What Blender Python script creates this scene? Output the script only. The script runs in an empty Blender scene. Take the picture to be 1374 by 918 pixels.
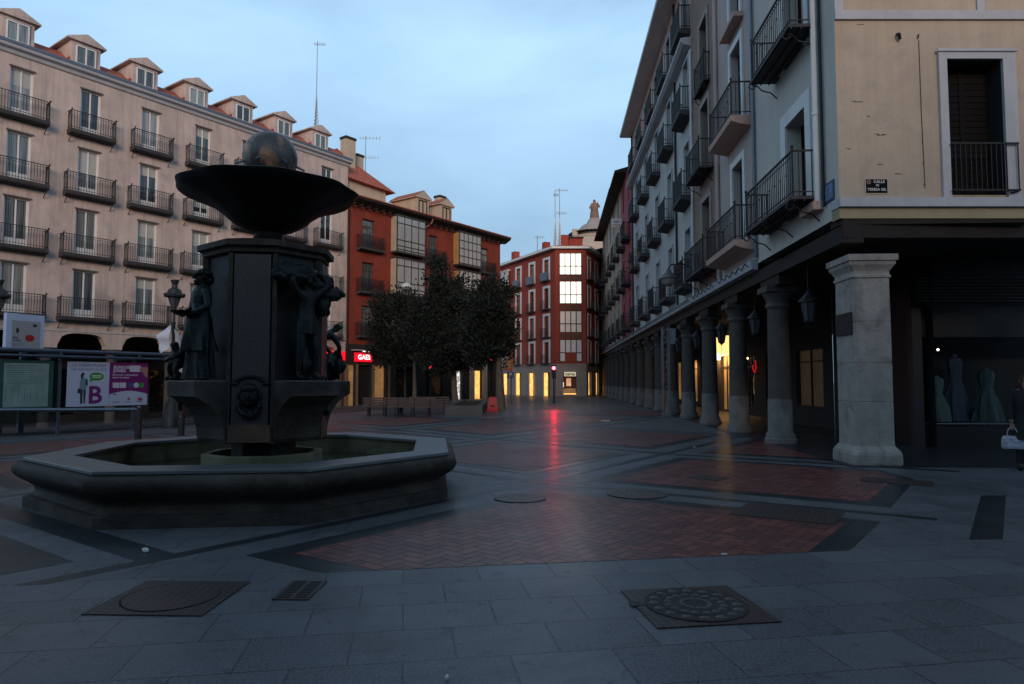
import bpy, bmesh, math, random
from mathutils import Vector, Matrix, noise
R = math.radians
rnd = random.Random(11)
S = bpy.context.scene
COL = S.collection
I4 = Matrix.Identity(4)
T = Matrix.Translation

# ------------------------------------------------------------------ survey helper
FOC, EYE = 905.0, 1.6
PIT = math.atan(53 / FOC)
def at(u, v, Y):
    """survey: the place at distance Y in front of the viewpoint seen in direction (u, v)"""
    x = (u - 687) / FOC; y = (459 - v) / FOC
    r = (x, math.cos(PIT) - y * math.sin(PIT), math.sin(PIT) + y * math.cos(PIT))
    t = Y / r[1]
    return Vector((r[0] * t, Y, EYE + r[2] * t))

def gz(x, y):
    """height of the square's paving: it falls gently to the far left"""
    a = min(1, max(0, (-x - 5) / 19)); b = min(1, max(0, (y - 12) / 20))
    a = a * a * (3 - 2 * a); b = b * b * (3 - 2 * b)
    return -0.7 * a * b

# ------------------------------------------------------------------ mesh builder
class MB:
    def __init__(s, sg=1): s.v = []; s.f = []; s.m = []; s.sg = sg
    def add(s, pts, faces, m=0):
        n = len(s.v)
        s.v += [(p[0], p[1] * s.sg, p[2]) for p in pts]
        s.f += [tuple(i + n for i in f) for f in faces]; s.m += [m] * len(faces)
    def box(s, x0, x1, y0, y1, z0, z1, m=0):
        s.add([(x0, y0, z0), (x1, y0, z0), (x1, y1, z0), (x0, y1, z0), (x0, y0, z1), (x1, y0, z1), (x1, y1, z1), (x0, y1, z1)],
              [(0, 3, 2, 1), (4, 5, 6, 7), (0, 1, 5, 4), (1, 2, 6, 5), (2, 3, 7, 6), (3, 0, 4, 7)], m)
    def quad(s, a, b, c, d, m=0): s.add([a, b, c, d], [(0, 1, 2, 3)], m)
    def tube(s, a, b, r, r2=None, n=6, m=0):
        a = Vector(a); b = Vector(b); r2 = r if r2 is None else r2
        d = (b - a)
        if d.length < 1e-6: return
        d.normalize(); u = d.orthogonal().normalized(); w = d.cross(u)
        P = []
        for c, rr in ((a, r), (b, r2)):
            for k in range(n):
                t = 2 * math.pi * k / n
                P.append(c + (u * math.cos(t) + w * math.sin(t)) * rr)
        F = [(k, (k + 1) % n, n + (k + 1) % n, n + k) for k in range(n)]
        F += [tuple(range(n)), tuple(range(2 * n - 1, n - 1, -1))]
        s.add(P, F, m)
    def path(s, pts, r, n=5, m=0):
        for a, b in zip(pts[:-1], pts[1:]): s.tube(a, b, r, n=n, m=m)
    def lathe(s, prof, n=24, c=(0, 0, 0), m=0, lobes=0, amp=0, rot=0):
        P = []
        for (r, z) in prof:
            for k in range(n):
                t = 2 * math.pi * k / n + rot
                rr = r * (1 + (amp * math.cos(lobes * t) * min(1, r) if lobes else 0))
                P.append((c[0] + rr * math.cos(t), c[1] + rr * math.sin(t), c[2] + z))
        F = []
        for j in range(len(prof) - 1):
            for k in range(n):
                F.append((j * n + k, j * n + (k + 1) % n, (j + 1) * n + (k + 1) % n, (j + 1) * n + k))
        F += [tuple(range(n)), tuple(range((len(prof) - 1) * n, len(prof) * n))]
        s.add(P, F, m)
    def prism(s, poly, z0, z1, m=0):
        n = len(poly)
        P = [(p[0], p[1], z0) for p in poly] + [(p[0], p[1], z1) for p in poly]
        F = [(k, (k + 1) % n, n + (k + 1) % n, n + k) for k in range(n)] + [tuple(range(n)), tuple(range(2 * n - 1, n - 1, -1))]
        s.add(P, F, m)
    def extrude_x(s, prof, x0, x1, m=0):
        """profile in (y, z) swept along x"""
        n = len(prof)
        P = [(x0, p[0], p[1]) for p in prof] + [(x1, p[0], p[1]) for p in prof]
        F = [(k, (k + 1) % n, n + (k + 1) % n, n + k) for k in range(n)] + [tuple(range(n)), tuple(range(2 * n - 1, n - 1, -1))]
        s.add(P, F, m)
    def blob(s, c, r, n=10, rings=7, m=0, nz=0.0, seed=0):
        P = []; c = Vector(c)
        for j in range(rings + 1):
            ph = math.pi * j / rings
            for k in range(n):
                t = 2 * math.pi * k / n
                d = Vector((math.sin(ph) * math.cos(t), math.sin(ph) * math.sin(t), math.cos(ph)))
                q = 1 + nz * noise.noise(d * 2.2 + Vector((seed, seed * 2, 3)))
                P.append((c.x + d.x * r[0] * q, c.y + d.y * r[1] * q, c.z + d.z * r[2] * q))
        F = []
        for j in range(rings):
            for k in range(n):
                F.append((j * n + k, j * n + (k + 1) % n, (j + 1) * n + (k + 1) % n, (j + 1) * n + k))
        s.add(P, F, m)
    def mesh(s, name, mats, smooth=False):
        me = bpy.data.meshes.new(name)
        me.from_pydata(s.v, [], s.f)
        if not isinstance(mats, (list, tuple)): mats = [mats]
        for q in mats: me.materials.append(q)
        for p, i in zip(me.polygons, s.m): p.material_index = i
        bm = bmesh.new(); bm.from_mesh(me)
        bmesh.ops.remove_doubles(bm, verts=bm.verts, dist=1e-5)
        bmesh.ops.recalc_face_normals(bm, faces=bm.faces)
        if smooth:
            for f in bm.faces: f.smooth = True
        bm.to_mesh(me); bm.free()
        if smooth: 
            try: me.set_sharp_from_angle(angle=R(42))
            except Exception: pass
        return me
    def build(s, name, mats, parent=None, M=I4, smooth=False):
        return inst(name, s.mesh(name, mats, smooth), parent, M)

def inst(name, me, parent=None, M=I4):
    o = bpy.data.objects.new(name, me); COL.objects.link(o)
    if parent is not None: o.parent = parent
    o.matrix_basis = M
    return o
def tag(o, label=None, cat=None, group=None, kind=None):
    if label: o['label'] = label
    if cat: o['category'] = cat
    if group: o['group'] = group
    if kind: o['kind'] = kind
    return o
def thing(name, label, cat, M=I4, group=None):
    o = bpy.data.objects.new(name, None); COL.objects.link(o); o.matrix_basis = M
    o.empty_display_size = .2
    return tag(o, label, cat, group)
def copy_tree(o, parent=None):
    c = o.copy(); COL.objects.link(c); c.parent = parent
    for ch in [q for q in list(bpy.data.objects) if q.parent == o]: copy_tree(ch, c)
    return c
def frame(x, y, z, dx, dy):
    L = math.hypot(dx, dy); dx /= L; dy /= L
    return Matrix(((dx, -dy, 0, x), (dy, dx, 0, y), (0, 0, 1, z), (0, 0, 0, 1)))
def rz(a): return Matrix.Rotation(a, 4, 'Z')

# ------------------------------------------------------------------ materials
class NT:
    def __init__(s, nt): s.t = nt
    def n(s, typ, **k):
        q = s.t.nodes.new(typ)
        for a, b in k.items():
            if a.startswith('in_'):
                q.inputs[int(a[3:]) if a[3:].isdigit() else a[3:].replace('_', ' ')].default_value = b
            else: setattr(q, a, b)
        return q
    def l(s, a, b): s.t.links.new(a, b)
    def math(s, op, a, b=None, c=None):
        q = s.t.nodes.new('ShaderNodeMath'); q.operation = op
        for i, x in enumerate((a, b, c)):
            if x is None: continue
            if isinstance(x, (int, float)): q.inputs[i].default_value = x
            else: s.l(x, q.inputs[i])
        return q.outputs[0]
    def mix(s, f, a, b, blend='MIX'):
        q = s.t.nodes.new('ShaderNodeMix'); q.data_type = 'RGBA'; q.blend_type = blend
        for i, x in ((0, f), (6, a), (7, b)):
            if isinstance(x, (int, float)): q.inputs[i].default_value = x
            elif isinstance(x, tuple): q.inputs[i].default_value = x if len(x) == 4 else (*x, 1)
            else: s.l(x, q.inputs[i])
        return q.outputs[2]
    def noise(s, vec, scale, detail=4, rough=.6, dist=0):
        q = s.n('ShaderNodeTexNoise'); q.inputs['Scale'].default_value = scale
        q.inputs['Detail'].default_value = detail; q.inputs['Roughness'].default_value = rough
        q.inputs['Distortion'].default_value = dist
        s.l(vec, q.inputs['Vector']); return q.outputs['Fac']
    def ramp(s, f, stops):
        q = s.n('ShaderNodeValToRGB'); e = q.color_ramp.elements
        while len(e) < len(stops): e.new(.5)
        for el, (p, c) in zip(e, stops):
            el.position = p; el.color = (c, c, c, 1) if isinstance(c, (int, float)) else (*c, 1)
        s.l(f, q.inputs[0]); return q.outputs[0]
    def mapping(s, vec, scale=(1, 1, 1), rot=(0, 0, 0), loc=(0, 0, 0)):
        q = s.n('ShaderNodeMapping'); q.inputs['Scale'].default_value = scale; q.inputs['Rotation'].default_value = rot
        q.inputs['Location'].default_value = loc; s.l(vec, q.inputs['Vector']); return q.outputs[0]

MATS = {}
def newmat(name):
    m = bpy.data.materials.new(name); m.use_nodes = True
    nt = m.node_tree; b = nt.nodes['Principled BSDF']
    return m, NT(nt), b
def mat(name, col, rough=.8, var=.18, scale=1.2, bump=.15, bscale=30, metal=0, spec=.4, streak=0, coords='Object', stain=None, staincol=None):
    if name in MATS: return MATS[name]
    m, n, b = newmat(name)
    tc = n.n('ShaderNodeTexCoord').outputs[coords]
    f = n.noise(tc, scale, 6, .65)
    f = n.ramp(f, [(.3, 0.0), (.7, 1.0)])
    dark = tuple(c * (1 - var) for c in col); lite = tuple(min(1, c * (1 + var)) for c in col)
    c = n.mix(f, dark, lite)
    f2 = n.noise(tc, bscale, 3, .6)
    c = n.mix(n.ramp(f2, [(.35, .0), (.65, .35)]), c, tuple(q * (1 - var * .8) for q in col))
    if streak:
        sv = n.mapping(tc, (2.6, 2.6, .16))
        f3 = n.ramp(n.noise(sv, 1.6, 5, .7), [(.45, 0), (.75, streak)])
        c = n.mix(f3, c, tuple(q * .45 for q in col))
    if stain:
        f4 = n.ramp(n.noise(tc, stain, 5, .6, .6), [(.5, 0), (.68, .75)])
        c = n.mix(f4, c, staincol)
    n.l(c, b.inputs['Base Color'])
    b.inputs['Roughness'].default_value = rough; b.inputs['Metallic'].default_value = metal
    b.inputs['Specular IOR Level'].default_value = spec
    if bump:
        bp = n.n('ShaderNodeBump'); bp.inputs['Strength'].default_value = bump; bp.inputs['Distance'].default_value = .03
        n.l(f2, bp.inputs['Height']); n.l(bp.outputs[0], b.inputs['Normal'])
    MATS[name] = m; return m
def lit(name, col, strength, var=0, base=(.02, .02, .02), scale=3):
    if name in MATS: return MATS[name]
    m, n, b = newmat(name)
    b.inputs['Base Color'].default_value = (*base, 1)
    if var:
        tc = n.n('ShaderNodeTexCoord').outputs['Object']
        f = n.ramp(n.noise(tc, scale, 3, .6), [(.3, 0), (.7, 1)])
        c = n.mix(f, tuple(q * (1 - var) for q in col), col)
        n.l(c, b.inputs['Emission Color'])
    else: b.inputs['Emission Color'].default_value = (*col, 1)
    b.inputs['Emission Strength'].default_value = strength
    MATS[name] = m; return m
def glass(name, c0, c1, rough=.06):
    """window panes: dark rooms or curtains behind reflecting glass"""
    if name in MATS: return MATS[name]
    m, n, b = newmat(name)
    oi = n.n('ShaderNodeObjectInfo').outputs['Random']
    tc = n.n('ShaderNodeTexCoord').outputs['Object']
    sv = n.mapping(tc, (22, 22, .5))
    f = n.noise(sv, 1.0, 2, .5)
    k = n.math('MULTIPLY', oi, f)
    c = n.mix(n.ramp(k, [(.15, 0), (.5, 1)]), c0, c1)
    n.l(c, b.inputs['Base Color']); b.inputs['Roughness'].default_value = rough
    b.inputs['Specular IOR Level'].default_value = .75
    w = n.noise(tc, .9, 2); bp = n.n('ShaderNodeBump'); bp.inputs['Strength'].default_value = .12; bp.inputs['Distance'].default_value = .2
    n.l(w, bp.inputs['Height']); n.l(bp.outputs[0], b.inputs['Normal'])
    MATS[name] = m; return m

PINK = mat('pink_plaster', (.51, .41, .37), .9, .2, .55, .2, 14, streak=.65, stain=.45, staincol=(.28, .235, .22))
REDST = mat('red_brick_wall', (.21, .036, .020), .9, .25, .8, .35, 24, streak=.45)
REDPL = mat('red_stucco', (.29, .052, .034), .9, .16, .5, .15, 14, streak=.25)
CREAM = mat('cream_plaster', (.54, .50, .45), .9, .08, .6, .12, 12, streak=.18)
BEIGE = mat('ochre_plaster', (.46, .37, .285), .9, .12, .8, .2, 10, streak=.3, stain=1.3, staincol=(.36, .30, .245))
PINKB = mat('rosy_plaster', (.46, .37, .34), .9, .1, .6, .12, 12, streak=.2)
TAN = mat('tan_plaster', (.27, .19, .145), .9, .18, .8, .15, 10, streak=.3)
WHITEW = mat('pale_plaster', (.50, .49, .465), .9, .1, .5, .12, 12, streak=.25)
PEACH = mat('peach_plaster', (.50, .33, .27), .9, .1, .6, .12, 12, streak=.2)
CRIM = mat('crimson_plaster', (.34, .07, .075), .9, .12, .6, .12, 12, streak=.3)
SAND = mat('sand_plaster', (.42, .33, .25), .9, .2, .5, .15, 10, streak=.4)
WHITE = mat('white_paint', (.66, .66, .65), .6, .08, 2, .05, 20, streak=.12)
GREYW = mat('grey_white_stone', (.42, .43, .46), .75, .12, 2, .12, 20, streak=.2)
TILE = mat('roof_tiles', (.36, .10, .06), .85, .35, 3, .5, 8)
ZINC = mat('zinc_gutter', (.16, .18, .22), .45, .1, 2, .05, 20, metal=.6)
IRON = mat('black_iron', (.018, .018, .02), .55, .2, 4, .1, 60, metal=.4)
SLABD = mat('dark_balcony_slab', (.045, .042, .045), .8, .25, 3, .2, 20)
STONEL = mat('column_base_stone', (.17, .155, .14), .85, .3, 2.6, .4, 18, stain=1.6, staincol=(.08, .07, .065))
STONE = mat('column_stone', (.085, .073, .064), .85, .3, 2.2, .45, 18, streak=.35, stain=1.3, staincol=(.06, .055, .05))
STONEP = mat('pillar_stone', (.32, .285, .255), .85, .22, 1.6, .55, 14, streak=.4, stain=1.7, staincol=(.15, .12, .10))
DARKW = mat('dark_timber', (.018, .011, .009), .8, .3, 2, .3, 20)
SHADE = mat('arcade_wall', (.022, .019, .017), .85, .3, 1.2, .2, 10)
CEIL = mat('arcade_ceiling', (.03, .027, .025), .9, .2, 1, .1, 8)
GRAN = mat('dark_granite', (.032, .024, .018), .72, .5, 9, .5, 45, spec=.3, stain=1.2, staincol=(.070, .058, .044))
GRANT = mat('coping_granite', (.085, .092, .10), .36, .2, 3, .15, 70, spec=.6, stain=1.1, staincol=(.08, .085, .095))
GRANP = mat('polished_granite', (.036, .031, .029), .5, .7, 34, .1, 70, spec=.5)
OLIVE = mat('algae_stone', (.14, .125, .075), .8, .35, 2.5, .3, 20, stain=1.4, staincol=(.04, .04, .025))
BRONZE = mat('bronze', (.008, .012, .012), .5, .5, 5, .35, 20, metal=.5, spec=.4, stain=3, staincol=(.013, .022, .019))
BALL = mat('mottled_ball', (.06, .058, .06), .42, .5, 3, .3, 20, metal=.1, stain=2.6, staincol=(.46, .25, .15))  # dark ball with random brown patches
GLASSD = glass('window_glass', (.02, .025, .03), (.24, .28, .28))
GLASSC = glass('curtained_glass', (.10, .11, .11), (.42, .43, .42), .12)
GLASSB = glass('sky_curtain_glass', (.24, .25, .25), (.46, .47, .46), .1)  # pale from white curtains and from reflected sky put into the colour
GLASSK = glass('shop_glass', (.004, .004, .005), (.02, .02, .022), .04)
SHUT = mat('wooden_shutter', (.040, .018, .012), .8, .25, 3, .2, 30, spec=.15)
BROWNF = mat('brown_window_frame', (.09, .05, .038), .6, .2, 3, .1, 30)
BARK = mat('bark', (.10, .085, .07), .95, .4, 6, .8, 14)
WARM = lit('warm_light', (1, .50, .12), 2.0, .55, (.3, .2, .1), 1.4)
WARMD = lit('dim_warm_light', (.9, .42, .12), .26, .6, (.2, .15, .1), 1.2)
COOL = lit('white_light', (1, .95, .80), 1.9, .12, scale=2)
REDL = lit('red_light', (1, .0, .02), 1.1)
WHTL = lit('white_letters', (1, .95, .95), 1.4)

def paving_mats():
    def damp(n, b, tc):
        w = n.ramp(n.noise(tc, .22, 5, .6), [(.40, .02), (.62, .28)])
        n.l(w, b.inputs['Coat Weight']); b.inputs['Coat Roughness'].default_value = .22; b.inputs['Coat IOR'].default_value = 1.33
        w2 = n.noise(tc, 2.4, 3, .6); bp = n.n('ShaderNodeBump'); bp.inputs['Strength'].default_value = .35; bp.inputs['Distance'].default_value = .012
        n.l(w2, bp.inputs['Height']); n.l(bp.outputs[0], b.inputs['Coat Normal'])
    # light granite slabs
    def slab(name, c1, c2, mort, w, h, rot, rough, bumpd=.5):
        m, n, b = newmat(name)
        tc = n.n('ShaderNodeTexCoord').outputs['Object']
        v = n.mapping(tc, (1, 1, 1), (0, 0, rot))
        br = n.n('ShaderNodeTexBrick'); br.offset = .5; br.squash = 1
        br.inputs['Scale'].default_value = 1; br.inputs['Brick Width'].default_value = w; br.inputs['Row Height'].default_value = h
        br.inputs['Mortar Size'].default_value = .008; br.inputs['Mortar Smooth'].default_value = .3
        br.inputs['Color1'].default_value = (*c1, 1); br.inputs['Color2'].default_value = (*c2, 1); br.inputs['Mortar'].default_value = (*mort, 1)
        n.l(v, br.inputs['Vector'])
        c = br.outputs['Color']
        f = n.ramp(n.noise(tc, .9, 6, .7), [(.32, 0), (.7, 1)])
        c = n.mix(n.math('MULTIPLY', f, .5), c, tuple(q * .55 for q in c1))
        g = n.ramp(n.noise(tc, 55, 2, .5), [(.4, 0), (.62, .5)])
        c = n.mix(g, c, tuple(q * 1.35 for q in c2))
        vo = n.n('ShaderNodeTexVoronoi'); vo.inputs['Scale'].default_value = 3.1; n.l(tc, vo.inputs['Vector'])
        gum = n.ramp(vo.outputs['Distance'], [(.035, .75), (.06, 0)]); c = n.mix(gum, c, tuple(q * .35 for q in c1))
        big = n.ramp(n.noise(tc, .28, 6, .75, 1.0), [(.50, 0), (.62, .45)]); c = n.mix(big, c, tuple(q * .45 for q in c1))
        sp = n.ramp(n.noise(tc, 5.5, 2, .5), [(.62, 0), (.70, .5)])
        c = n.mix(sp, c, tuple(q * .5 for q in c1))
        n.l(c, b.inputs['Base Color'])
        r = n.math('MULTIPLY_ADD', n.noise(tc, .35, 4, .6), .30, rough - .15)
        n.l(r, b.inputs['Roughness']); b.inputs['Specular IOR Level'].default_value = .25
        h1 = n.math('MULTIPLY', br.outputs['Fac'], -1.0)
        hh = n.math('MULTIPLY_ADD', n.noise(tc, 60, 2), .25, h1)
        hh = n.math('MULTIPLY_ADD', n.noise(tc, 1.7, 3), 1.3, hh)
        bp = n.n('ShaderNodeBump'); bp.inputs['Strength'].default_value = bumpd; bp.inputs['Distance'].default_value = .004
        n.l(hh, bp.inputs['Height']); n.l(bp.outputs[0], b.inputs['Normal'])
        damp(n, b, tc); MATS[name] = m; return m
    a = slab('granite_paving', (.058, .060, .068), (.100, .103, .115), (.014, .015, .016), .62, .50, R(-9), .50)
    d = slab('dark_granite_paving', (.013, .015, .019), (.023, .026, .031), (.006, .006, .007), .6, .4, R(-53), .40)
    # herringbone brick
    m, n, b = newmat('herringbone_brick')
    tc = n.n('ShaderNodeTexCoord').outputs['Object']
    s = n.n('ShaderNodeSeparateXYZ'); n.l(n.mapping(tc, (1 / .125,) * 3, (0, 0, R(-52))), s.inputs[0])
    x, y = s.outputs[0], s.outputs[1]
    i = n.math('FLOOR', x); j = n.math('FLOOR', y)
    fx = n.math('SUBTRACT', x, i); fy = n.math('SUBTRACT', y, j)
    t = n.math('FLOORED_MODULO', n.math('SUBTRACT', i, j), 4.0)
    def eq(v): return n.math('COMPARE', t, float(v), .1)
    e = [eq(0), eq(1), eq(2), eq(3)]
    L = n.math('MULTIPLY_ADD', e[1], 9, fx)                                   # left edge is no joint when t=1
    Rr = n.math('MULTIPLY_ADD', e[0], 9, n.math('SUBTRACT', 1, fx))
    Bo = n.math('MULTIPLY_ADD', e[2], 9, fy)
    To = n.math('MULTIPLY_ADD', e[3], 9, n.math('SUBTRACT', 1, fy))
    dd = n.math('MINIMUM', n.math('MINIMUM', L, Rr), n.math('MINIMUM', Bo, To))
    joint = n.math('SUBTRACT', 1, n.ramp(dd, [(.02, 0), (.085, 1)]))
    ci = n.math('SUBTRACT', i, e[1]); cj = n.math('ADD', j, e[3])
    cb = n.n('ShaderNodeCombineXYZ'); n.l(ci, cb.inputs[0]); n.l(cj, cb.inputs[1])
    wn = n.n('ShaderNodeTexWhiteNoise'); n.l(cb.outputs[0], wn.inputs['Vector'])
    c = n.mix(wn.outputs['Value'], (.10, .032, .028), (.22, .066, .052))
    f = n.ramp(n.noise(tc, .6, 6, .7), [(.3, 0), (.75, .7)])
    c = n.mix(n.math('MULTIPLY', f, .7), c, (.045, .030, .032))
    c = n.mix(joint, c, (.016, .013, .014))
    n.l(c, b.inputs['Base Color'])
    r = n.math('MULTIPLY_ADD', n.noise(tc, .5, 4, .6), .34, .28); n.l(r, b.inputs['Roughness'])
    b.inputs['Specular IOR Level'].default_value = .2
    hh = n.math('MULTIPLY_ADD', wn.outputs['Value'], .35, n.math('MULTIPLY', joint, -1.0))
    hh = n.math('MULTIPLY_ADD', n.noise(tc, 1.3, 3), 1.2, hh)
    bp = n.n('ShaderNodeBump'); bp.inputs['Strength'].default_value = .6; bp.inputs['Distance'].default_value = .006
    n.l(hh, bp.inputs['Height']); n.l(bp.outputs[0], b.inputs['Normal'])
    damp(n, b, tc)
    asp = mat('asphalt', (.035, .036, .039), .6, .25, 1, .3, 60)
    return a, d, m, asp
SLAB, DSLAB, HERR, ASPH = paving_mats()

# cast-iron covers: studded relief
def iron_cover(name, col, sc, kind):
    m, n, b = newmat(name)
    tc = n.n('ShaderNodeTexCoord').outputs['Object']
    if kind == 'stud':
        q = n.n('ShaderNodeTexVoronoi'); q.inputs['Scale'].default_value = sc; n.l(tc, q.inputs['Vector']); h = q.outputs['Distance']
        h = n.ramp(h, [(.25, 1), (.5, 0)])
    else:
        q = n.n('ShaderNodeTexChecker'); q.inputs['Scale'].default_value = sc; n.l(n.mapping(tc, rot=(0, 0, .7)), q.inputs['Vector']); h = q.outputs['Fac']
    c = n.mix(h, tuple(x * .45 for x in col), col)
    c = n.mix(n.ramp(n.noise(tc, 2, 5), [(.4, 0), (.7, .6)]), c, (col[0] * 1.2, col[1] * .8, col[2] * .7))
    n.l(c, b.inputs['Base Color']); b.inputs['Roughness'].default_value = .5; b.inputs['Metallic'].default_value = .5
    bp = n.n('ShaderNodeBump'); bp.inputs['Strength'].default_value = .9; bp.inputs['Distance'].default_value = .006
    n.l(h, bp.inputs['Height']); n.l(bp.outputs[0], b.inputs['Normal'])
    MATS[name] = m; return m
STUD = iron_cover('studded_iron', (.085, .065, .058), 16, 'stud')
CHEQ = iron_cover('chequered_iron', (.06, .046, .044), 22, 'cheq')

# ------------------------------------------------------------------ ground and paving
def structure(o): o['kind'] = 'structure'; return o
def ground():
    xs = [-400, -150, -70] + [-50 + k for k in range(0, 71)] + [40, 80, 150, 400]
    ys = [-300, -80, -30, -10, 0, 6, 9] + [12 + k for k in range(0, 22)] + [40, 60, 90, 150, 300, 700]
    me = bpy.data.meshes.new('ground')
    V = [(x, y, gz(x, y)) for y in ys for x in xs]; n = len(xs)
    F = [(j * n + i, j * n + i + 1, (j + 1) * n + i + 1, (j + 1) * n + i) for j in range(len(ys) - 1) for i in range(n - 1)]
    me.from_pydata(V, [], F); me.materials.append(SLAB)
    structure(inst('paving', me))
ground()
def clip(poly, p, nrm):
    """keep the side of the line through p that nrm points to"""
    out = []
    for k in range(len(poly)):
        a, b = poly[k], poly[(k + 1) % len(poly)]
        da = (a[0] - p[0]) * nrm[0] + (a[1] - p[1]) * nrm[1]; db = (b[0] - p[0]) * nrm[0] + (b[1] - p[1]) * nrm[1]
        if da >= 0: out.append(a)
        if (da >= 0) != (db >= 0):
            t = da / (da - db); out.append((a[0] + (b[0] - a[0]) * t, a[1] + (b[1] - a[1]) * t))
    return out
def inset(poly, d):
    """shrink a convex polygon by d on every side"""
    A = sum(poly[k][0] * poly[(k + 1) % len(poly)][1] - poly[(k + 1) % len(poly)][0] * poly[k][1] for k in range(len(poly)))
    sg = 1 if A > 0 else -1
    out = list(poly)
    for k in range(len(poly)):
        a, b = poly[k], poly[(k + 1) % len(poly)]
        L = math.hypot(b[0] - a[0], b[1] - a[1])
        if L < 1e-6: continue
        nx, ny = -(b[1] - a[1]) / L * sg, (b[0] - a[0]) / L * sg
        out = clip(out, (a[0] + nx * d, a[1] + ny * d), (nx, ny))
        if not out: return []
    return out
def drape(name, polys, dz, m):
    bm = bmesh.new()
    for poly in polys:
        if len(poly) < 3: continue
        try: bm.faces.new([bm.verts.new((x, y, 0)) for x, y in poly])
        except ValueError: pass
    for ax in (0, 1):
        lo, hi = (-50, 20) if ax == 0 else (11, 33)
        for k in range(lo, hi):
            co = [0, 0, 0]; no = [0, 0, 0]; co[ax] = k; no[ax] = 1
            bmesh.ops.bisect_plane(bm, geom=bm.verts[:] + bm.edges[:] + bm.faces[:], plane_co=co, plane_no=no)
    for v in bm.verts: v.co.z = gz(v.co.x, v.co.y) + dz * (.3 if v.co.y < 12 else 1)
    bmesh.ops.recalc_face_normals(bm, faces=bm.faces)
    for f in bm.faces:
        if f.normal.z < 0: f.normal_flip()
    me = bpy.data.meshes.new(name); bm.to_mesh(me); bm.free(); me.materials.append(m)
    return structure(inst(name, me))
# the lattice of bands: nodes of the grid (i along the rising diagonal, j along the falling one)
ND = {(0, 0): (.39, 10.86), (1, 0): (3.39, 15.07), (-1, 0): (-3.18, 6.2), (0, 1): (4.95, 7.95), (1, 1): (7.95, 12.1),
      (1, -1): (-.54, 18.96), (2, -1): (2.94, 24.31), (2, 0): (6.75, 19.9), (1, -2): (-3.99, 22.6), (2, -2): (-1.0, 28.4),
      (0, -1): (-3.6, 14.7), (-1, -1): (-7.3, 9.2), (-1, 1): (1.3, 3.2), (0, -2): (-7.5, 18.3), (-1, -2): (-11.4, 13.0),
      (3, -1): (6.4, 29.4), (3, -2): (2.4, 33.5), (-2, -1): (-10.8, 4.6), (-2, 0): (-6.9, 1.5), (2, -3): (-5.0, 32), (1, -3): (-8.0, 26.6),
      (0, -3): (-11.4, 22.1), (-1, -3): (-15.3, 17.2), (-2, -2): (-15, 8.4), (4, -2): (6.1, 38.8), (4, -1): (10, 34.5), (2, 1): (11, 16.5)}
FL = ((-1.95, 5.70), (-.155, 1)); FN = (-.153, .988)       # the straight front edge of the patterned field
RL = (4.54, 7.43); RN = (-.795, .607)                      # its right edge
def fieldclip(p, rr=True):
    p = clip(p, FL[0], FN)
    if rr and p: p = clip(p, RL, RN)
    if p: p = clip(p, (6.7, 12.9), (-1, .061))
    return p
dark, brick, lines, lines2 = [], [], [], []
cells = [(0, 0), (-1, 0), (0, -1), (1, -1), (1, 0), (-1, -1), (0, -2), (1, -2), (2, -1), (2, -2), (-1, -2), (-2, -1), (0, -3), (3, -2), (-2, 0)]
for (i, j) in [(i, j) for i in range(-2, 4) for j in range(-3, 1)]:
    ks = [(i, j), (i + 1, j), (i + 1, j + 1), (i, j + 1)]
    if not all(k in ND for k in ks): continue
    q = [ND[k] for k in ks]
    cx = sum(p[0] for p in q) / 4; cy = sum(p[1] for p in q) / 4
    d = inset(q, .50 + .01 * max(0, cy - 8)); 
    if not d: continue
    bt = inset(d, .30)
    if (i, j) in ((-1, -1), (-2, 0)):       # the fountain's apron and the near left corner are dark or plain stone
        if (i, j) == (-2, 0): dark.append(fieldclip(d))
        continue
    if d: dark.append(fieldclip(d, cy < 12))
    e = fieldclip(bt, cy < 12)
    if (i, j) == (-1, 0): e = clip(e, (3.42, 6.55), (-.80, .60))
    if (i, j) == (0, 0): e = clip(e, (5.0, 8.6), (-.80, .60))
    if e and (i, j) != (-2, -1): brick.append(e)
def strip(a, b, w):
    L = math.hypot(b[0] - a[0], b[1] - a[1]); nx, ny = -(b[1] - a[1]) / L * w / 2, (b[0] - a[0]) / L * w / 2
    return [(a[0] + nx, a[1] + ny), (b[0] + nx, b[1] + ny), (b[0] - nx, b[1] - ny), (a[0] - nx, a[1] - ny)]
def inapron(a, b): return False
for (i, j), p in ND.items():
    for k in ((i + 1, j), (i, j + 1)):
        if k in ND and not (i == -1 and j == 0 and k[1] == 1) and not (j == 1 and k[1] == 1):
            s_ = strip(p, ND[k], .34 if (i, j) == (-1, -1) and k[1] == 0 else .17); s_ = clip(s_, FL[0], FN)
            if p[1] < 12 and s_: s_ = clip(s_, (5.6, 7.5), RN)
            if s_: (lines if k[0] != i else lines2).append(s_)
drape('dark_paving', dark, .004, DSLAB)
drape('brick_paving', brick, .008, HERR)
drape('dark_paving_line', lines, .0055, DSLAB)
drape('dark_paving_line', lines2, .0068, DSLAB)
drape('dark_paving_patch', [[(4.64, 6.95), (4.98, 6.95), (6.95, 9.6), (6.6, 9.6)], [(6.9, 7.4), (8.4, 7.6), (9.3, 8.6), (8.0, 8.5)]], .0100, DSLAB)
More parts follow.
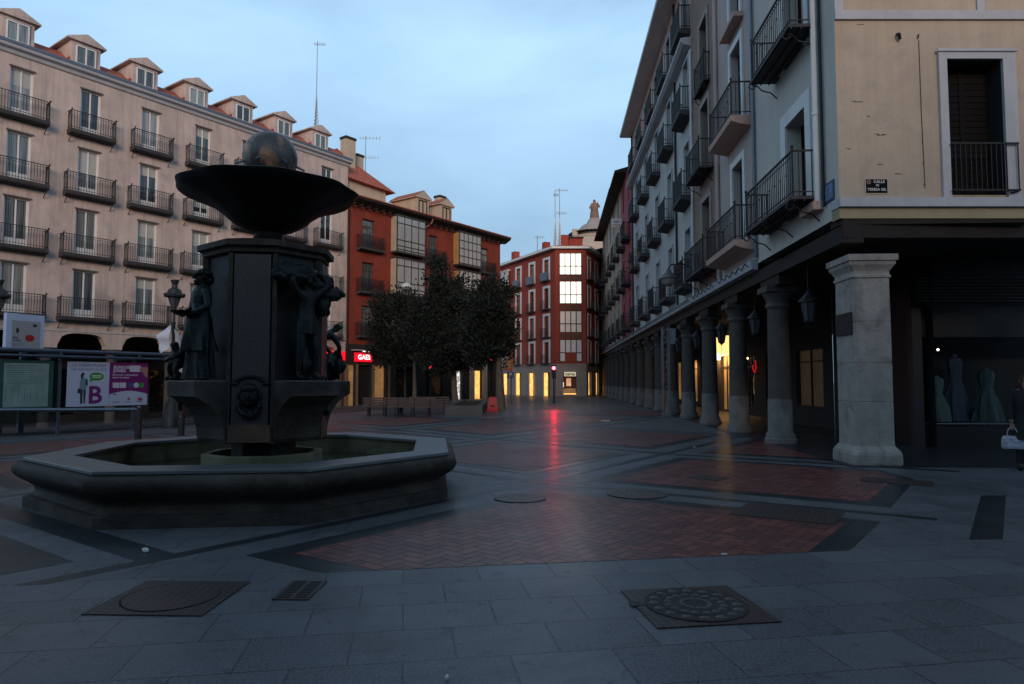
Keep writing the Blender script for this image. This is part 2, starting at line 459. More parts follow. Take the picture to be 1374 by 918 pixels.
# roadway in front of the left-hand building
LB0 = (-23.98, 34.37); LBD = (.5746, .8185)
def lw(s, o): return (LB0[0] + LBD[0] * s + LBD[1] * o, LB0[1] + LBD[1] * s - LBD[0] * o)
drape('roadway', [[lw(-40, 4.6), lw(24, 4.6), lw(24, 10.5), lw(-40, 10.5)]], .012, ASPH)
km = MB()
for o0 in (4.4, 10.5):
    for k in range(-40, 24, 2):
        a, b, c, d = lw(k, o0), lw(k + 1.99, o0), lw(k + 1.99, o0 + .2), lw(k, o0 + .2)
        z = [gz(*q) for q in (a, b, c, d)]
        km.add([(*a, z[0] - .1), (*b, z[1] - .1), (*c, z[2] - .1), (*d, z[3] - .1), (*a, z[0] + .11), (*b, z[1] + .11), (*c, z[2] + .11), (*d, z[3] + .11)],
               [(0, 3, 2, 1), (4, 5, 6, 7), (0, 1, 5, 4), (1, 2, 6, 5), (2, 3, 7, 6), (3, 0, 4, 7)])
structure(km.build('kerb', GRANT))

a0, a1 = (6.35, 12.7), (6.35 + .061 * 66, 78.7)
drape('arcade_paving', [[a0, (14.5, 12.7), (14.5, 17), (10.6, 17), (10.6 + .061 * 62, 78.7), a1]], .012, DSLAB)
# covers let into the paving
def cover(name, label, cat, c, ang, w, d, kind, group=None):
    t = thing(name, label, cat, T((c[0], c[1], 0)) @ rz(R(ang)), group)
    b = MB()
    if kind == 'round':
        b.lathe([(w / 2, 0), (w / 2, .014), (w / 2 - .02, .016)], 32); b.build('cover_plate', STUD, t)
        return t
    b.box(-w / 2, w / 2, -d / 2, d / 2, 0, .010); b.build('surround' if kind != 'slab' else 'cover_plate', CHEQ, t)
    if kind == 'mh':
        l = MB(); l.lathe([(.36, .0102), (.36, .017), (.34, .020), (.33, .0165), (.25, .0165), (.245, .021), (.235, .021), (.23, .0165), (.12, .0165)], 40)
        for k in range(16):
            a = k * math.pi / 8
            for rr, sz in ((.295, .040), (.195, .030), (.10, .02)):
                l.blob((rr * math.cos(a + rr * 2), rr * math.sin(a + rr * 2), .017), (sz, sz * .75, .010), 7, 4, m=1)
        l.build('lid', [mat('cast_iron_lid', (.014, .012, .012), .6, .4, 6, .4, 40, metal=.2), mat('worn_stud', (.085, .072, .07), .5, .3, 6, .2, 40, metal=.4)], t, smooth=True)
        k_ = MB(); k_.box(-.46, -.37, .02, .12, .0105, .013); k_.build('key_hole', IRON, t)
    if kind == 'mh2':
        l = MB(); l.lathe([(.33, .0102), (.33, .015), (.31, .015)], 40); l.build('lid', CHEQ, t)
        r_ = MB(); r_.lathe([(.335, .0103), (.345, .0135), (.35, .0103)], 40); r_.build('rim', IRON, t)
    if kind == 'grate':
        l = MB()
        for k in range(8):
            for s_ in (-1, 1): l.box(s_ * w * .23 - .045, s_ * w * .23 + .045, -d / 2 + .03 + k * d / 8.6, -d / 2 + .06 + k * d / 8.6, .0105, .0115)
        l.build('slot', mat('slot_black', (.002, .002, .002), .9, 0, 1, 0), t)
    return t
cover('manhole_cover', 'square cast iron manhole cover with studded round lid set in the front slabs', 'manhole cover', (1.31, 4.92), 8, .86, .80, 'mh')
cover('manhole_cover', 'square reddish iron cover with a faint ring, in the slabs in front of the fountain', 'manhole cover', (-2.52, 5.10), -2, .84, .78, 'mh2')
cover('drain_grate', 'small rectangular drain grate with two rows of slots in the slabs', 'drain grate', (-1.62, 5.27), -2, .27, .46, 'grate')
cover('access_cover', 'dark square access cover laid across the corner of the red herringbone paving', 'access cover', (3.36, 8.32), -33, 1.15, .95, 'slab')
cover('round_cover', 'round studded iron cover at the edge of the brick paving near the fountain', 'manhole cover', (.11, 9.35), 0, .72, .72, 'round')
cover('round_cover', 'round studded iron cover in the pale band right of the red reflection', 'manhole cover', (1.78, 9.70), 0, .86, .86, 'round')
cover('access_cover', 'small dark cover sunk in the middle of the right hand brick diamond', 'access cover', (3.25, 11.3), -40, .55, .45, 'slab')
cover('access_cover', 'dark cover at the right end of the brick diamond in front of the pillar', 'access cover', (6.15, 10.9), -33, 1.0, .6, 'slab')

# ------------------------------------------------------------------ facade kit
CACHE = {}
def wall_grid(b, x0, x1, z0, z1, holes, depth=.25, m=0, mr=None, o=0.0):
    """outer wall sheet at outward distance o with rectangular openings (x0,x1,z0,z1) and their reveals"""
    mr = m if mr is None else mr
    xs = sorted({x0, x1} | {h[0] for h in holes} | {h[1] for h in holes}); zs = sorted({z0, z1} | {h[2] for h in holes} | {h[3] for h in holes})
    xs = [x for x in xs if x0 <= x <= x1]; zs = [z for z in zs if z0 <= z <= z1]
    for i in range(len(xs) - 1):
        for j in range(len(zs) - 1):
            cx = (xs[i] + xs[i + 1]) / 2; cz = (zs[j] + zs[j + 1]) / 2
            if any(h[0] < cx < h[1] and h[2] < cz < h[3] for h in holes): continue
            b.quad((xs[i], o, zs[j]), (xs[i + 1], o, zs[j]), (xs[i + 1], o, zs[j + 1]), (xs[i], o, zs[j + 1]), m)
    for (a, c, e, g) in holes:
        b.quad((a, o, e), (a, o, g), (a, o - depth, g), (a, o - depth, e), mr); b.quad((c, o, e), (c, o, g), (c, o - depth, g), (c, o - depth, e), mr)
        b.quad((a, o, g), (c, o, g), (c, o - depth, g), (a, o - depth, g), mr); b.quad((a, o, e), (c, o, e), (c, o - depth, e), (a, o - depth, e), mr)
def rest(b, x0, x1, y1, z0, z1, m=0, ends=True, o=0.0):
    """sides, back and top of a building body"""
    if ends:
        b.quad((x0, o, z0), (x0, y1, z0), (x0, y1, z1), (x0, o, z1), m); b.quad((x1, o, z0), (x1, y1, z0), (x1, y1, z1), (x1, o, z1), m)
    b.quad((x0, y1, z0), (x1, y1, z0), (x1, y1, z1), (x0, y1, z1), m)
    b.quad((x0, o, z1), (x1, o, z1), (x1, y1, z1), (x0, y1, z1), m)
def win_mesh(w, h, style, mf, mg, sg):
    k = (round(w, 2), round(h, 2), style, mf.name, mg.name, sg)
    if k in CACHE: return CACHE[k]
    b = MB(sg); g = MB(sg); t = .06
    b.box(-w / 2, -w / 2 + t, -.03, .04, 0, h); b.box(w / 2 - t, w / 2, -.03, .04, 0, h)
    b.box(-w / 2 + t, w / 2 - t, -.03, .04, h - t, h)
    b.box(-w / 2 + t, w / 2 - t, -.03, .04, 0, t)
    if style == 'leaf':            # two leaves with a solid foot
        b.box(-.035, .035, -.03, .03, t, h - t); b.box(-w / 2 + t, w / 2 - t, -.03, .015, t, h * .17)
        for s_ in (-1, 1):
            b.box(s_ * (w / 2 - t - .02) - .02, s_ * (w / 2 - t - .02) + .02, -.02, .025, h * .17, h - t)
    elif style == 'transom':
        b.box(-.03, .03, -.03, .03, t, h * .74); b.box(-w / 2 + t, w / 2 - t, -.03, .035, h * .74, h * .78)
    elif style == 'pair':
        b.box(-.04, .04, -.03, .03, t, h - t)
    elif style == 'shutter':
        for q in range(int(h / .12)): b.box(-w / 2 + t, w / 2 - t, -.025, .005, t + q * .12, t + q * .12 + .09)
        b.box(-.02, .02, -.03, .02, t, h - t)
    g.quad((-w / 2 + t / 2, -.01, t / 2), (w / 2 - t / 2, -.01, t / 2), (w / 2 - t / 2, -.01, h - t / 2), (-w / 2 + t / 2, -.01, h - t / 2))
    CACHE[k] = (b.mesh('window', mf), g.mesh('pane', mg)); return CACHE[k]
def put_win(th, x, z, w, h, sg, style='leaf', mf=None, mg=None, rec=.2, o=0.0, name='window'):
    mf = mf or WHITE; mg = mg or GLASSD
    a, g = win_mesh(w, h, style, mf, mg, sg)
    f = inst(name, a, th, T((x, (o - rec) * sg, z))); inst('pane', g, f); return f
def put_sur(f, w, h, t, sg, rec, m, low=0.0, o=0.0, cap=True):
    k = ('s', round(w, 2), round(h, 2), t, sg, m.name, low)
    if k not in CACHE:
        b = MB(sg); e = .06
        P = [(-w / 2 - t, low), (-w / 2 - t, h + t), (w / 2 + t, h + t), (w / 2 + t, low), (w / 2, low), (w / 2, h), (-w / 2, h), (-w / 2, low)]
        V = [(x, .003, z) for x, z in P] + [(x, e, z) for x, z in P]
        b.add(V, [(8, 9, 14, 15), (9, 10, 13, 14), (10, 11, 12, 13)] + [(i, (i + 1) % 8, 8 + (i + 1) % 8, 8 + i) for i in range(8)])
        CACHE[k] = b.mesh('window_surround', m)
    return inst('window_surround', CACHE[k], f, T((0, (rec + o) * sg, 0)))
def balc_mesh(w, d, sg, style):
    k = ('b', round(w, 2), d, sg, style)
    if k in CACHE: return CACHE[k]
    b = MB(sg); r = MB(sg); H = .98; sp = .125
    sl = .10
    if style == 'thick':
        b.extrude_x([(0, 0), (0, -.26), (d - .14, -.26), (d - .03, -.2), (d, -.1), (d, 0)], -w / 2, w / 2)
        for s_ in (-1, 1):
            r.path([(s_ * (w / 2 - .1), d - .1, -.2), (s_ * (w / 2 - .1), d * .5, -.42), (s_ * (w / 2 - .1), .02, -.62)], .022)
    elif style == 'stone':
        b.extrude_x([(0, 0), (0, -.30), (d * .6, -.24), (d - .02, -.16), (d, 0)], -w / 2, w / 2)
    elif style == 'black':
        b.extrude_x([(0, 0), (0, -.26), (d * .75, -.2), (d, -.14), (d, 0)], -w / 2, w / 2)
    else:                          # thin slab on iron bars and scrolls
        b.box(-w / 2, w / 2, 0, d, -.07, 0)
        for q in range(3):
            yy = d * (.25 + .33 * q); r.tube((-w / 2, yy, -.09), (w / 2, yy, -.09), .018)
        nb = max(2, int(w / 1.0))
        for q in range(nb):
            x = -w / 2 + .15 + (w - .3) * q / (nb - 1)
            P = [(x, d + .02, -.1), (x, d + .08, -.2), (x, d, -.27), (x, d - .1, -.2), (x, d - .02, -.14)]
            r.path(P, .014); P2 = [(x, d - .05, -.1), (x, d * .6, -.3), (x, d * .25, -.36), (x, .0, -.52)]
            r.path(P2, .016)
    hb = .012 if style != 'black' else .015
    y = d - .04; xl = w / 2 - .04
    for z, t in ((H, .022), (.10, .014)):
        r.box(-xl, xl, y - t, y + t, z - t * .7, z + t * .7)
        for s_ in (-1, 1): r.box(s_ * xl - t, s_ * xl + t, .0, y - t, z - t * .7, z + t * .7)
    r.box(-xl, xl, y - .008, y + .008, H - .13, H - .115)
    nb = int(2 * xl / (sp if style != 'black' else .105))
    for q in range(nb + 1):
        x = -xl + 2 * xl * q / nb; r.tube((x, y, 0), (x, y, H), hb, n=4)
        if style in ('iron', 'stone') and q % 3 == 0: r.blob((x, y, .55), (.022, .022, .03), 5, 4)
        if style == 'black' and q < nb:
            x2 = x + xl / nb; r.path([(x2 - .05, y, .2), (x2 + .05, y, .35), (x2 - .05, y, .5), (x2 + .05, y, .65), (x2, y, .8)], .011, 4)
    ns = max(2, int(d / sp))
    for s_ in (-1, 1):
        for q in range(ns): yy = .04 + (y - .04) * q / ns; r.tube((s_ * xl, yy, 0), (s_ * xl, yy, H), hb, n=4)
        r.tube((s_ * xl, y, 0), (s_ * xl, y, H + .06), .022, n=5); r.blob((s_ * xl, y, H + .08), (.035, .035, .045), 6, 4)
        if style == 'thick': r.path([(s_ * xl, 0, H - .25), (s_ * xl, y, H), (s_ * (xl + .02), y + .12, H + .06)], .018, 4)
    ms = {'thick': SLABD, 'stone': PEACH, 'black': SLABD, 'iron': SLABD}[style]
    CACHE[k] = (b.mesh('balcony', ms), r.mesh('railing', IRON)); return CACHE[k]
def put_balc(th, x, z, w, d, sg, style, o=0.0):
    a, r = balc_mesh(w, d, sg, style)
    f = inst('balcony', a, th, T((x, o * sg, z))); inst('railing', r, f); return f
def text(body, size, M, m, parent, name='lettering', ext=.004, align='CENTER', bold=0):
    c = bpy.data.curves.new(name, 'FONT'); c.body = body; c.size = size; c.extrude = ext; c.align_x = align; c.align_y = 'CENTER'; c.offset = bold
    c.resolution_u = 3
    tmp = bpy.data.objects.new('tmp', c); COL.objects.link(tmp)
    dg = bpy.context.evaluated_depsgraph_get(); me = bpy.data.meshes.new_from_object(tmp.evaluated_get(dg))
    bpy.data.objects.remove(tmp); bpy.data.curves.remove(c); me.name = name
    me.materials.clear(); me.materials.append(m)
    return inst(name, me, parent, M)
# a text lies in local xy; stand it up so it reads along +x and faces -y (or +y)
def standing(x, y, z, face=-1):
    if face < 0: return T((x, y, z)) @ Matrix.Rotation(R(90), 4, 'X')
    return T((x, y, z)) @ rz(math.pi) @ Matrix.Rotation(R(90), 4, 'X')
def archwall(b, bays, zs, zt, ztop, thick, m=0, n=12, o=0.0):
    """wall above a row of arches; bays = list of (x0, x1) openings, springing zs, crown zt"""
    for (x0, x1) in bays:
        pts = []
        for k in range(n + 1):
            u = -1 + 2 * k / n; pts.append(((x0 + x1) / 2 + u * (x1 - x0) / 2, zs + (zt - zs) * (max(0, 1 - abs(u) ** 3.4)) ** .5))
        for (xa, za), (xb, zb) in zip(pts[:-1], pts[1:]):
            b.quad((xa, o, za), (xb, o, zb), (xb, o, ztop), (xa, o, ztop), m)
            b.quad((xa, o, za), (xb, o, zb), (xb, o - thick, zb), (xa, o - thick, za), m)
            b.quad((xa, o - thick, za), (xb, o - thick, zb), (xb, o - thick, ztop), (xa, o - thick, ztop), m)

# ------------------------------------------------------------------ left-hand pink building
def pink_building():
    M = frame(LB0[0], LB0[1], 0, *LBD); sg = -1
    th = thing('apartment_building', 'long pale pink apartment building with four rows of iron balconies and a row of dormers', 'building', M)
    X0, X1 = -9.4, 19.95; ZT = 18.25
    cs = [1.87 + 3.22 * k for k in range(-3, 6)]
    rows = [(5.0, 2.62, 1.12, 2.50), (8.33, 2.6, 1.10, 2.45), (11.63, 2.45, 1.06, 2.45), (14.93, 2.28, 1.02, 2.42)]
    holes = []
    for c in cs:
        for (z, bw, w, h) in rows: holes.append((c - w / 2, c + w / 2, z + .02, z + h))
    b = MB(sg); wall_grid(b, X0, X1, 4.72, ZT, holes, .22); rest(b, X0, X1, -12, -1.2, ZT)
    # ground floor: flat-headed arches on columns
    pil = [c - 1.61 for c in cs] + [cs[-1] + 1.61]
    bays = [(p + .42, q - .42) for p, q in zip(pil[:-1], pil[1:])]
    archwall(b, bays, 3.5, 4.15, 4.72, .5)
    for p in pil:
        xa, xb = max(X0, p - .42), min(X1, p + .42); b.box(xa, xb, -.5, 0, 3.35, 4.72)
    b.build('wall', PINK, th)
    b = MB(sg); b.box(X0, X1, .002, .07, 4.70, 4.80); b.box(X0, X1, .002, .04, 4.22, 4.28); b.build('string_course', GREYW, th)
    b = MB(sg); b.extrude_x([(0, 17.95), (.10, 18.0), (.16, 18.15), (.34, 18.22), (.38, 18.30), (.38, 18.36), (-.2, 18.36), (-.2, 17.95)], X0 - .2, X1 + .1); b.build('cornice', GREYW, th)
    b = MB(sg); b.extrude_x([(.42, 18.365), (.44, 18.52), (.36, 18.56), (-.35, 18.74), (-.35, 18.365)], X0 - .2, X1 + .1); b.build('gutter', ZINC, th)
    b = MB(sg); b.extrude_x([(-.32, 18.37), (-.32, 18.74), (-1.5, 19.62), (-6.2, 21.0), (-12, 18.8), (-12, 18.37)], X0 - .1, X1 + .05); b.build('roof', TILE, th)
    cm, dm = MB(sg), None
    # one column, copied
    col = MB(sg); col.lathe([(.30, -.9), (.30, -.6), (.26, -.55), (.24, 2.95), (.30, 3.05), (.34, 3.2), (.36, 3.36)], 16)
    cme = col.mesh('column', STONE, True)
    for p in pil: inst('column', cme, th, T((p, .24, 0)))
    for c in cs:
        for i, (z, bw, w, h) in enumerate(rows):
            f = put_win(th, c, z + .02, w, h - .02, sg, 'leaf', WHITE, GLASSC if rnd.random() < .42 else GLASSD, .16)
            if rnd.random() < .4:
                hb = round(rnd.choice((.25, .4, .6, .85)) * (h - .5), 2)
                if ('bl', w, hb) not in CACHE: q = MB(sg); q.box(-w / 2 + .1, w / 2 - .1, -.007, -.003, -hb, 0); CACHE[('bl', w, hb)] = q.mesh('blind', mat('roller_blind', (.36, .36, .34), .7, .1, 2))
                inst('blind', CACHE[('bl', w, hb)], f, T((0, 0, h - .1)))
            if ('lin', w) not in CACHE:
                q = MB(sg); q.box(-w / 2 - .06, w / 2 + .06, .001, .05, 0, .08); CACHE[('lin', w)] = q.mesh('lintel', mat('stained_lintel', (.10, .085, .08), .9, .3, 3))
            inst('lintel', CACHE[('lin', w)], f, T((0, -.16, h - .015)))
            put_balc(th, c, z, bw, .5, sg, 'thick')
    # dormers
    dc = [1.62 + 3.17 * k for k in range(-3, 6)]
    d = MB(sg); r = MB(sg)
    d.box(-.74, .74, -3.2, -.28, 18.5, 19.98)
    for s_ in (-1, 1): pass
    tri = [(-.98, 19.98), (.98, 19.98), (.98, 20.06), (0, 20.50), (-.98, 20.06)]
    P = [(x, -.10, z) for x, z in tri] + [(x, -3.3, z) for x, z in tri]
    r.add(P, [(0, 1, 2, 3, 4), (9, 8, 7, 6, 5), (0, 5, 6, 1), (1, 6, 7, 2), (2, 7, 8, 3), (3, 8, 9, 4), (4, 9, 5, 0)])
    r.box(-.56, .56, -.279, -.2, 19.80, 19.86)
    dme = d.mesh('dormer', PINK); rme = r.mesh('dormer_roof', PINK)
    flash = MB(sg); flash.box(-.80, .80, -2.2, -.30, 18.72, 19.02); fme = flash.mesh('flashing', mat('red_flashing', (.30, .06, .05), .7))
    wa, wg = win_mesh(1.0, 1.02, 'pair', WHITE, GLASSD, sg)
    for c in dc:
        o = inst('dormer', dme, th, T((c, 0, 0))); inst('dormer_roof', rme, o); inst('flashing', fme, o)
        f = inst('window', wa, o, T((0, .24, 18.76)))
        gg = inst('pane', wg, th, T((c, .235, 18.76)))
    # arcade back wall with shop windows
    b = MB(sg); wins = [(p + .5, p + 2.7, -.3, 2.3) for p in pil[:-1]]
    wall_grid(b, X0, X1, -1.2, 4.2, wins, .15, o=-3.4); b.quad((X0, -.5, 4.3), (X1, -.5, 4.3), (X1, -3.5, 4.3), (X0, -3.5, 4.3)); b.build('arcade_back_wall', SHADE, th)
    for k, w in enumerate(wins):
        g = MB(sg); g.quad((w[0], -3.5, w[2]), (w[1], -3.5, w[2]), (w[1], -3.5, w[3]), (w[0], -3.5, w[3])); g.build('shop_window', GLASSK, th)
    # two lit spots seen through the arcade
    for (s0, s1, z0, z1, mm) in ((-.35, .45, 1.0, 1.55, WARMD), (-.15, .35, 1.62, 2.1, lit('lit_notice', (.55, .62, .8), .5)), (3.1, 3.4, .2, 1.4, WARMD), (5.6, 6.1, 1.4, 2.0, lit('lit_shop_corner', (1, .3, .08), .16)), (17.4, 17.9, -.2, 2.5, WARM), (18.6, 19.1, -.2, 2.6, WARMD)):
        g = MB(sg); g.box(s0, s1, -3.36, -3.30, z0, z1); g.build('lit_shop_window', mm, th)
    b = MB(sg); b.box(16.2, 19.8, .06, .16, 3.18, 3.82); b.build('red_sign_panel', REDL, th)
pink_building()

# ------------------------------------------------------------------ red brick building with glazed galleries
def gallery_mesh(w, h, d, sg, cols, rws, mf, mg, mside):
    b = MB(sg); g = MB(sg); s_ = MB(sg); t = .05
    b.box(-w / 2 - .05, w / 2 + .05, 0, d + .06, -.16, 0); b.box(-w / 2 - .05, w / 2 + .05, 0, d + .06, h, h + .12)
    for k in range(cols + 1):
        x = -w / 2 + w * k / cols; b.box(x - t / 2 - (.02 if k in (0, cols) else 0), x + t / 2, d - .05, d + .02, 0, h)
    for z in rws: b.box(-w / 2, w / 2, d - .04, d + .025, h * z - .03, h * z + .03)
    g.quad((-w / 2, d - .02, 0), (w / 2, d - .02, 0), (w / 2, d - .02, h), (-w / 2, d - .02, h))
    s_.box(-.015, .015, 0, d - .05, 0, h)
    return b.mesh('glazed_gallery', mf), g.mesh('pane', mg), s_.mesh('side_panel', mside)
def red_building():
    SPOTTY = lit('white_display', (1, .98, .92), 1.3, 1.0, scale=5)
    M = frame(-12.55, 50.66, 0, .755, 1); sg = -1
    th = thing('apartment_building', 'dark red brick building with glazed galleries and a shop at street level, behind the trees', 'building', M)
    X1 = 18.9; fl = [5.15, 8.55, 11.95]
    holes = []; wins = []
    for z in fl:
        for c, w in ((2.15, 1.25), (9.45, 1.15), (16.5, 1.15)): holes.append((c - w / 2, c + w / 2, z, z + 2.35)); wins.append((c, w, z))
    shop = [(.3, 1.0, -.3, 2.85), (1.25, 2.6, -.3, 2.85), (2.9, 4.1, -.3, 2.85), (5.2, 7.2, -.3, 2.8), (8.6, 11, -.3, 2.8), (12.2, 13.3, -.1, 2.6), (15.0, 16.1, -.3, 2.6)]
    b = MB(sg); wall_grid(b, 0, X1, 4.45, 15.4, holes, .25); rest(b, 0, X1, -12, -.8, 15.4); b.build('wall', REDST, th)
    b = MB(sg); wall_grid(b, .005, X1 - .005, -.8, 4.45, shop, .3, o=.03); b.build('shop_front_wall', SHADE, th)
    for i, w in enumerate(shop):
        g = MB(sg); g.quad((w[0], -.25, w[2]), (w[1], -.25, w[2]), (w[1], -.25, w[3]), (w[0], -.25, w[3]))
        g.build('shop_window', WARMD if i in (0, 2) else (SPOTTY if i == 5 else (WARM if i == 6 else GLASSK)), th)
    pl = MB(sg)
    for x in (-.0, 1.02, 2.62, 4.3): pl.box(x + .02, x + .2, .032, .1, -.3, 2.9)
    pq = MB(sg)
    for x in (14.3, 16.15): pq.box(x, x + .65, .032, .12, -.3, 3.6)
    pq.build('stone_pier', mat('grey_ashlar', (.27, .24, .225), .8), th)
    pl.build('pilaster', mat('dim_stone', (.16, .12, .08), .8), th)
    for (c, w, z) in wins:
        put_win(th, c, z, w, 2.33, sg, 'transom', BROWNF, GLASSD, .2)
        put_balc(th, c, z - .02, w + 1.2, .55, sg, 'black')
    GAL = mat('gallery_frame', (.035, .034, .033), .6)
    ga = gallery_mesh(3.2, 2.85, .75, sg, 4, (.05, .15, .32, .8), GAL, GLASSB, mat('gallery_panel', (.40, .33, .25), .7))
    gb = gallery_mesh(3.0, 2.85, .75, sg, 5, (.03, .25, .5, .75), GAL, GLASSB, mat('gallery_panel_ochre', (.35, .22, .08), .7))
    for z in (5.3, 8.7, 12.15):
        for c, G in ((6.1, ga), (13.55, gb)):
            o = inst('glazed_gallery', G[0], th, T((c, 0, z))); inst('pane', G[1], o); hw = 1.6 if c < 10 else 1.5; inst('side_panel', G[2], o, T((hw - .015, 0, 0))); inst('side_panel', G[2], o, T((.015 - hw, 0, 0)))
    b = MB(sg); b.extrude_x([(0, 15.2), (.2, 15.25), (.75, 15.55), (.78, 15.7), (-.1, 15.75), (-.1, 15.2)], -.05, X1 + .75)
    for k in range(26): b.box(.2 + k * .74, .34 + k * .74, .002, .6, 15.05, 15.2)
    b.build('eaves', DARKW, th)
    b = MB(sg); b.extrude_x([(.80, 15.72), (.80, 15.80), (-6, 18.2), (-12.4, 15.8), (-12.4, 15.72)], .0, X1 + .8)
    b.build('roof', TILE, th)
    # taller attic next to the pink house
    b = MB(sg); b.box(0.02, 4.2, -10, -.35, 15.8, 17.2); b.build('attic_wall', BEIGE, th)
    b = MB(sg); P = [(0.0, .1, 17.15), (4.9, .1, 17.0), (4.9, -10, 17.0), (0.0, -10, 17.15), (0.0, -1.3, 19.7), (1.9, -2.2, 19.5), (0.0, -8, 19.7), (1.9, -8, 19.5)]
    b.add(P, [(0, 1, 5, 4), (1, 2, 7, 5), (2, 3, 6, 7), (4, 5, 7, 6), (0, 4, 6, 3), (0, 3, 2, 1)]); b.build('attic_roof', TILE, th)
    # dormers
    for c in (8.6, 11.6):
        d = MB(sg); d.box(c - .75, c + .75, -3.5, -.5, 15.9, 17.5)
        o = d.build('dormer', BEIGE, th)
        r = MB(sg); tri = [(c - 1.0, 17.45), (c + 1.0, 17.45), (c + 1.0, 17.53), (c, 18.15), (c - 1.0, 17.53)]
        P = [(x, -.35, z) for x, z in tri] + [(x, -3.7, z) for x, z in tri]
        r.add(P, [(0, 1, 2, 3, 4), (9, 8, 7, 6, 5), (0, 5, 6, 1), (1, 6, 7, 2), (4, 9, 5, 0)]); r.build('pediment', BEIGE, o)
        r = MB(sg); r.add([(x, y, z + .03) for x, y, z in P], [(2, 7, 8, 3), (3, 8, 9, 4)]); r.build('dormer_roof', TILE, o)
        wa, wg = win_mesh(1.0, 1.15, 'pair', SHUT, GLASSD, sg); f = inst('window', wa, o, T((c, .46, 16.15)))
    for (s_, o_, z0, z1, w) in ((1.3, -1.6, 18.4, 21.0, .95), (3.1, -2.6, 18.0, 20.3, .7), (12.6, -2.2, 16.9, 18.9, .8)):
        b = MB(sg); b.box(s_ - w / 2, s_ + w / 2, o_ - .35, o_ + .35, z0, z1 - .25); b.build('chimney', BEIGE, th)
        b = MB(sg); b.box(s_ - w / 2 - .05, s_ + w / 2 + .05, o_ - .4, o_ + .4, z1 - .25, z1 - .05); b.build('chimney_cap', SHADE, th)
    b = MB(sg); b.path([(8.1, .12, 4.5), (8.1, .12, 14.6), (8.7, .5, 15.2), (8.7, .7, 15.6)], .06, 8); b.build('downpipe', mat('copper_pipe', (.36, .15, .10), .5), th)
    b = MB(sg); b.path([(.12, .1, 3.0), (.12, .1, 15.2)], .06, 8); b.build('downpipe', DARKW, th)
    b = MB(sg); b.box(.85, 2.48, .04, .2, 3.12, 3.8); o = b.build('sign_panel', REDL, th)
    text('GAES', .52, standing(1.68, -.215, 3.45, -1), WHTL, o, bold=.012)
    b = MB(sg); b.box(.55, 3.4, .04, .5, 3.95, 4.02); b.build('canopy', GREYW, th)
    b = MB(sg); b.box(1.6, 2.3, .1, .3, 3.88, 3.94); b.build('shop_lamp', COOL, th)
red_building()

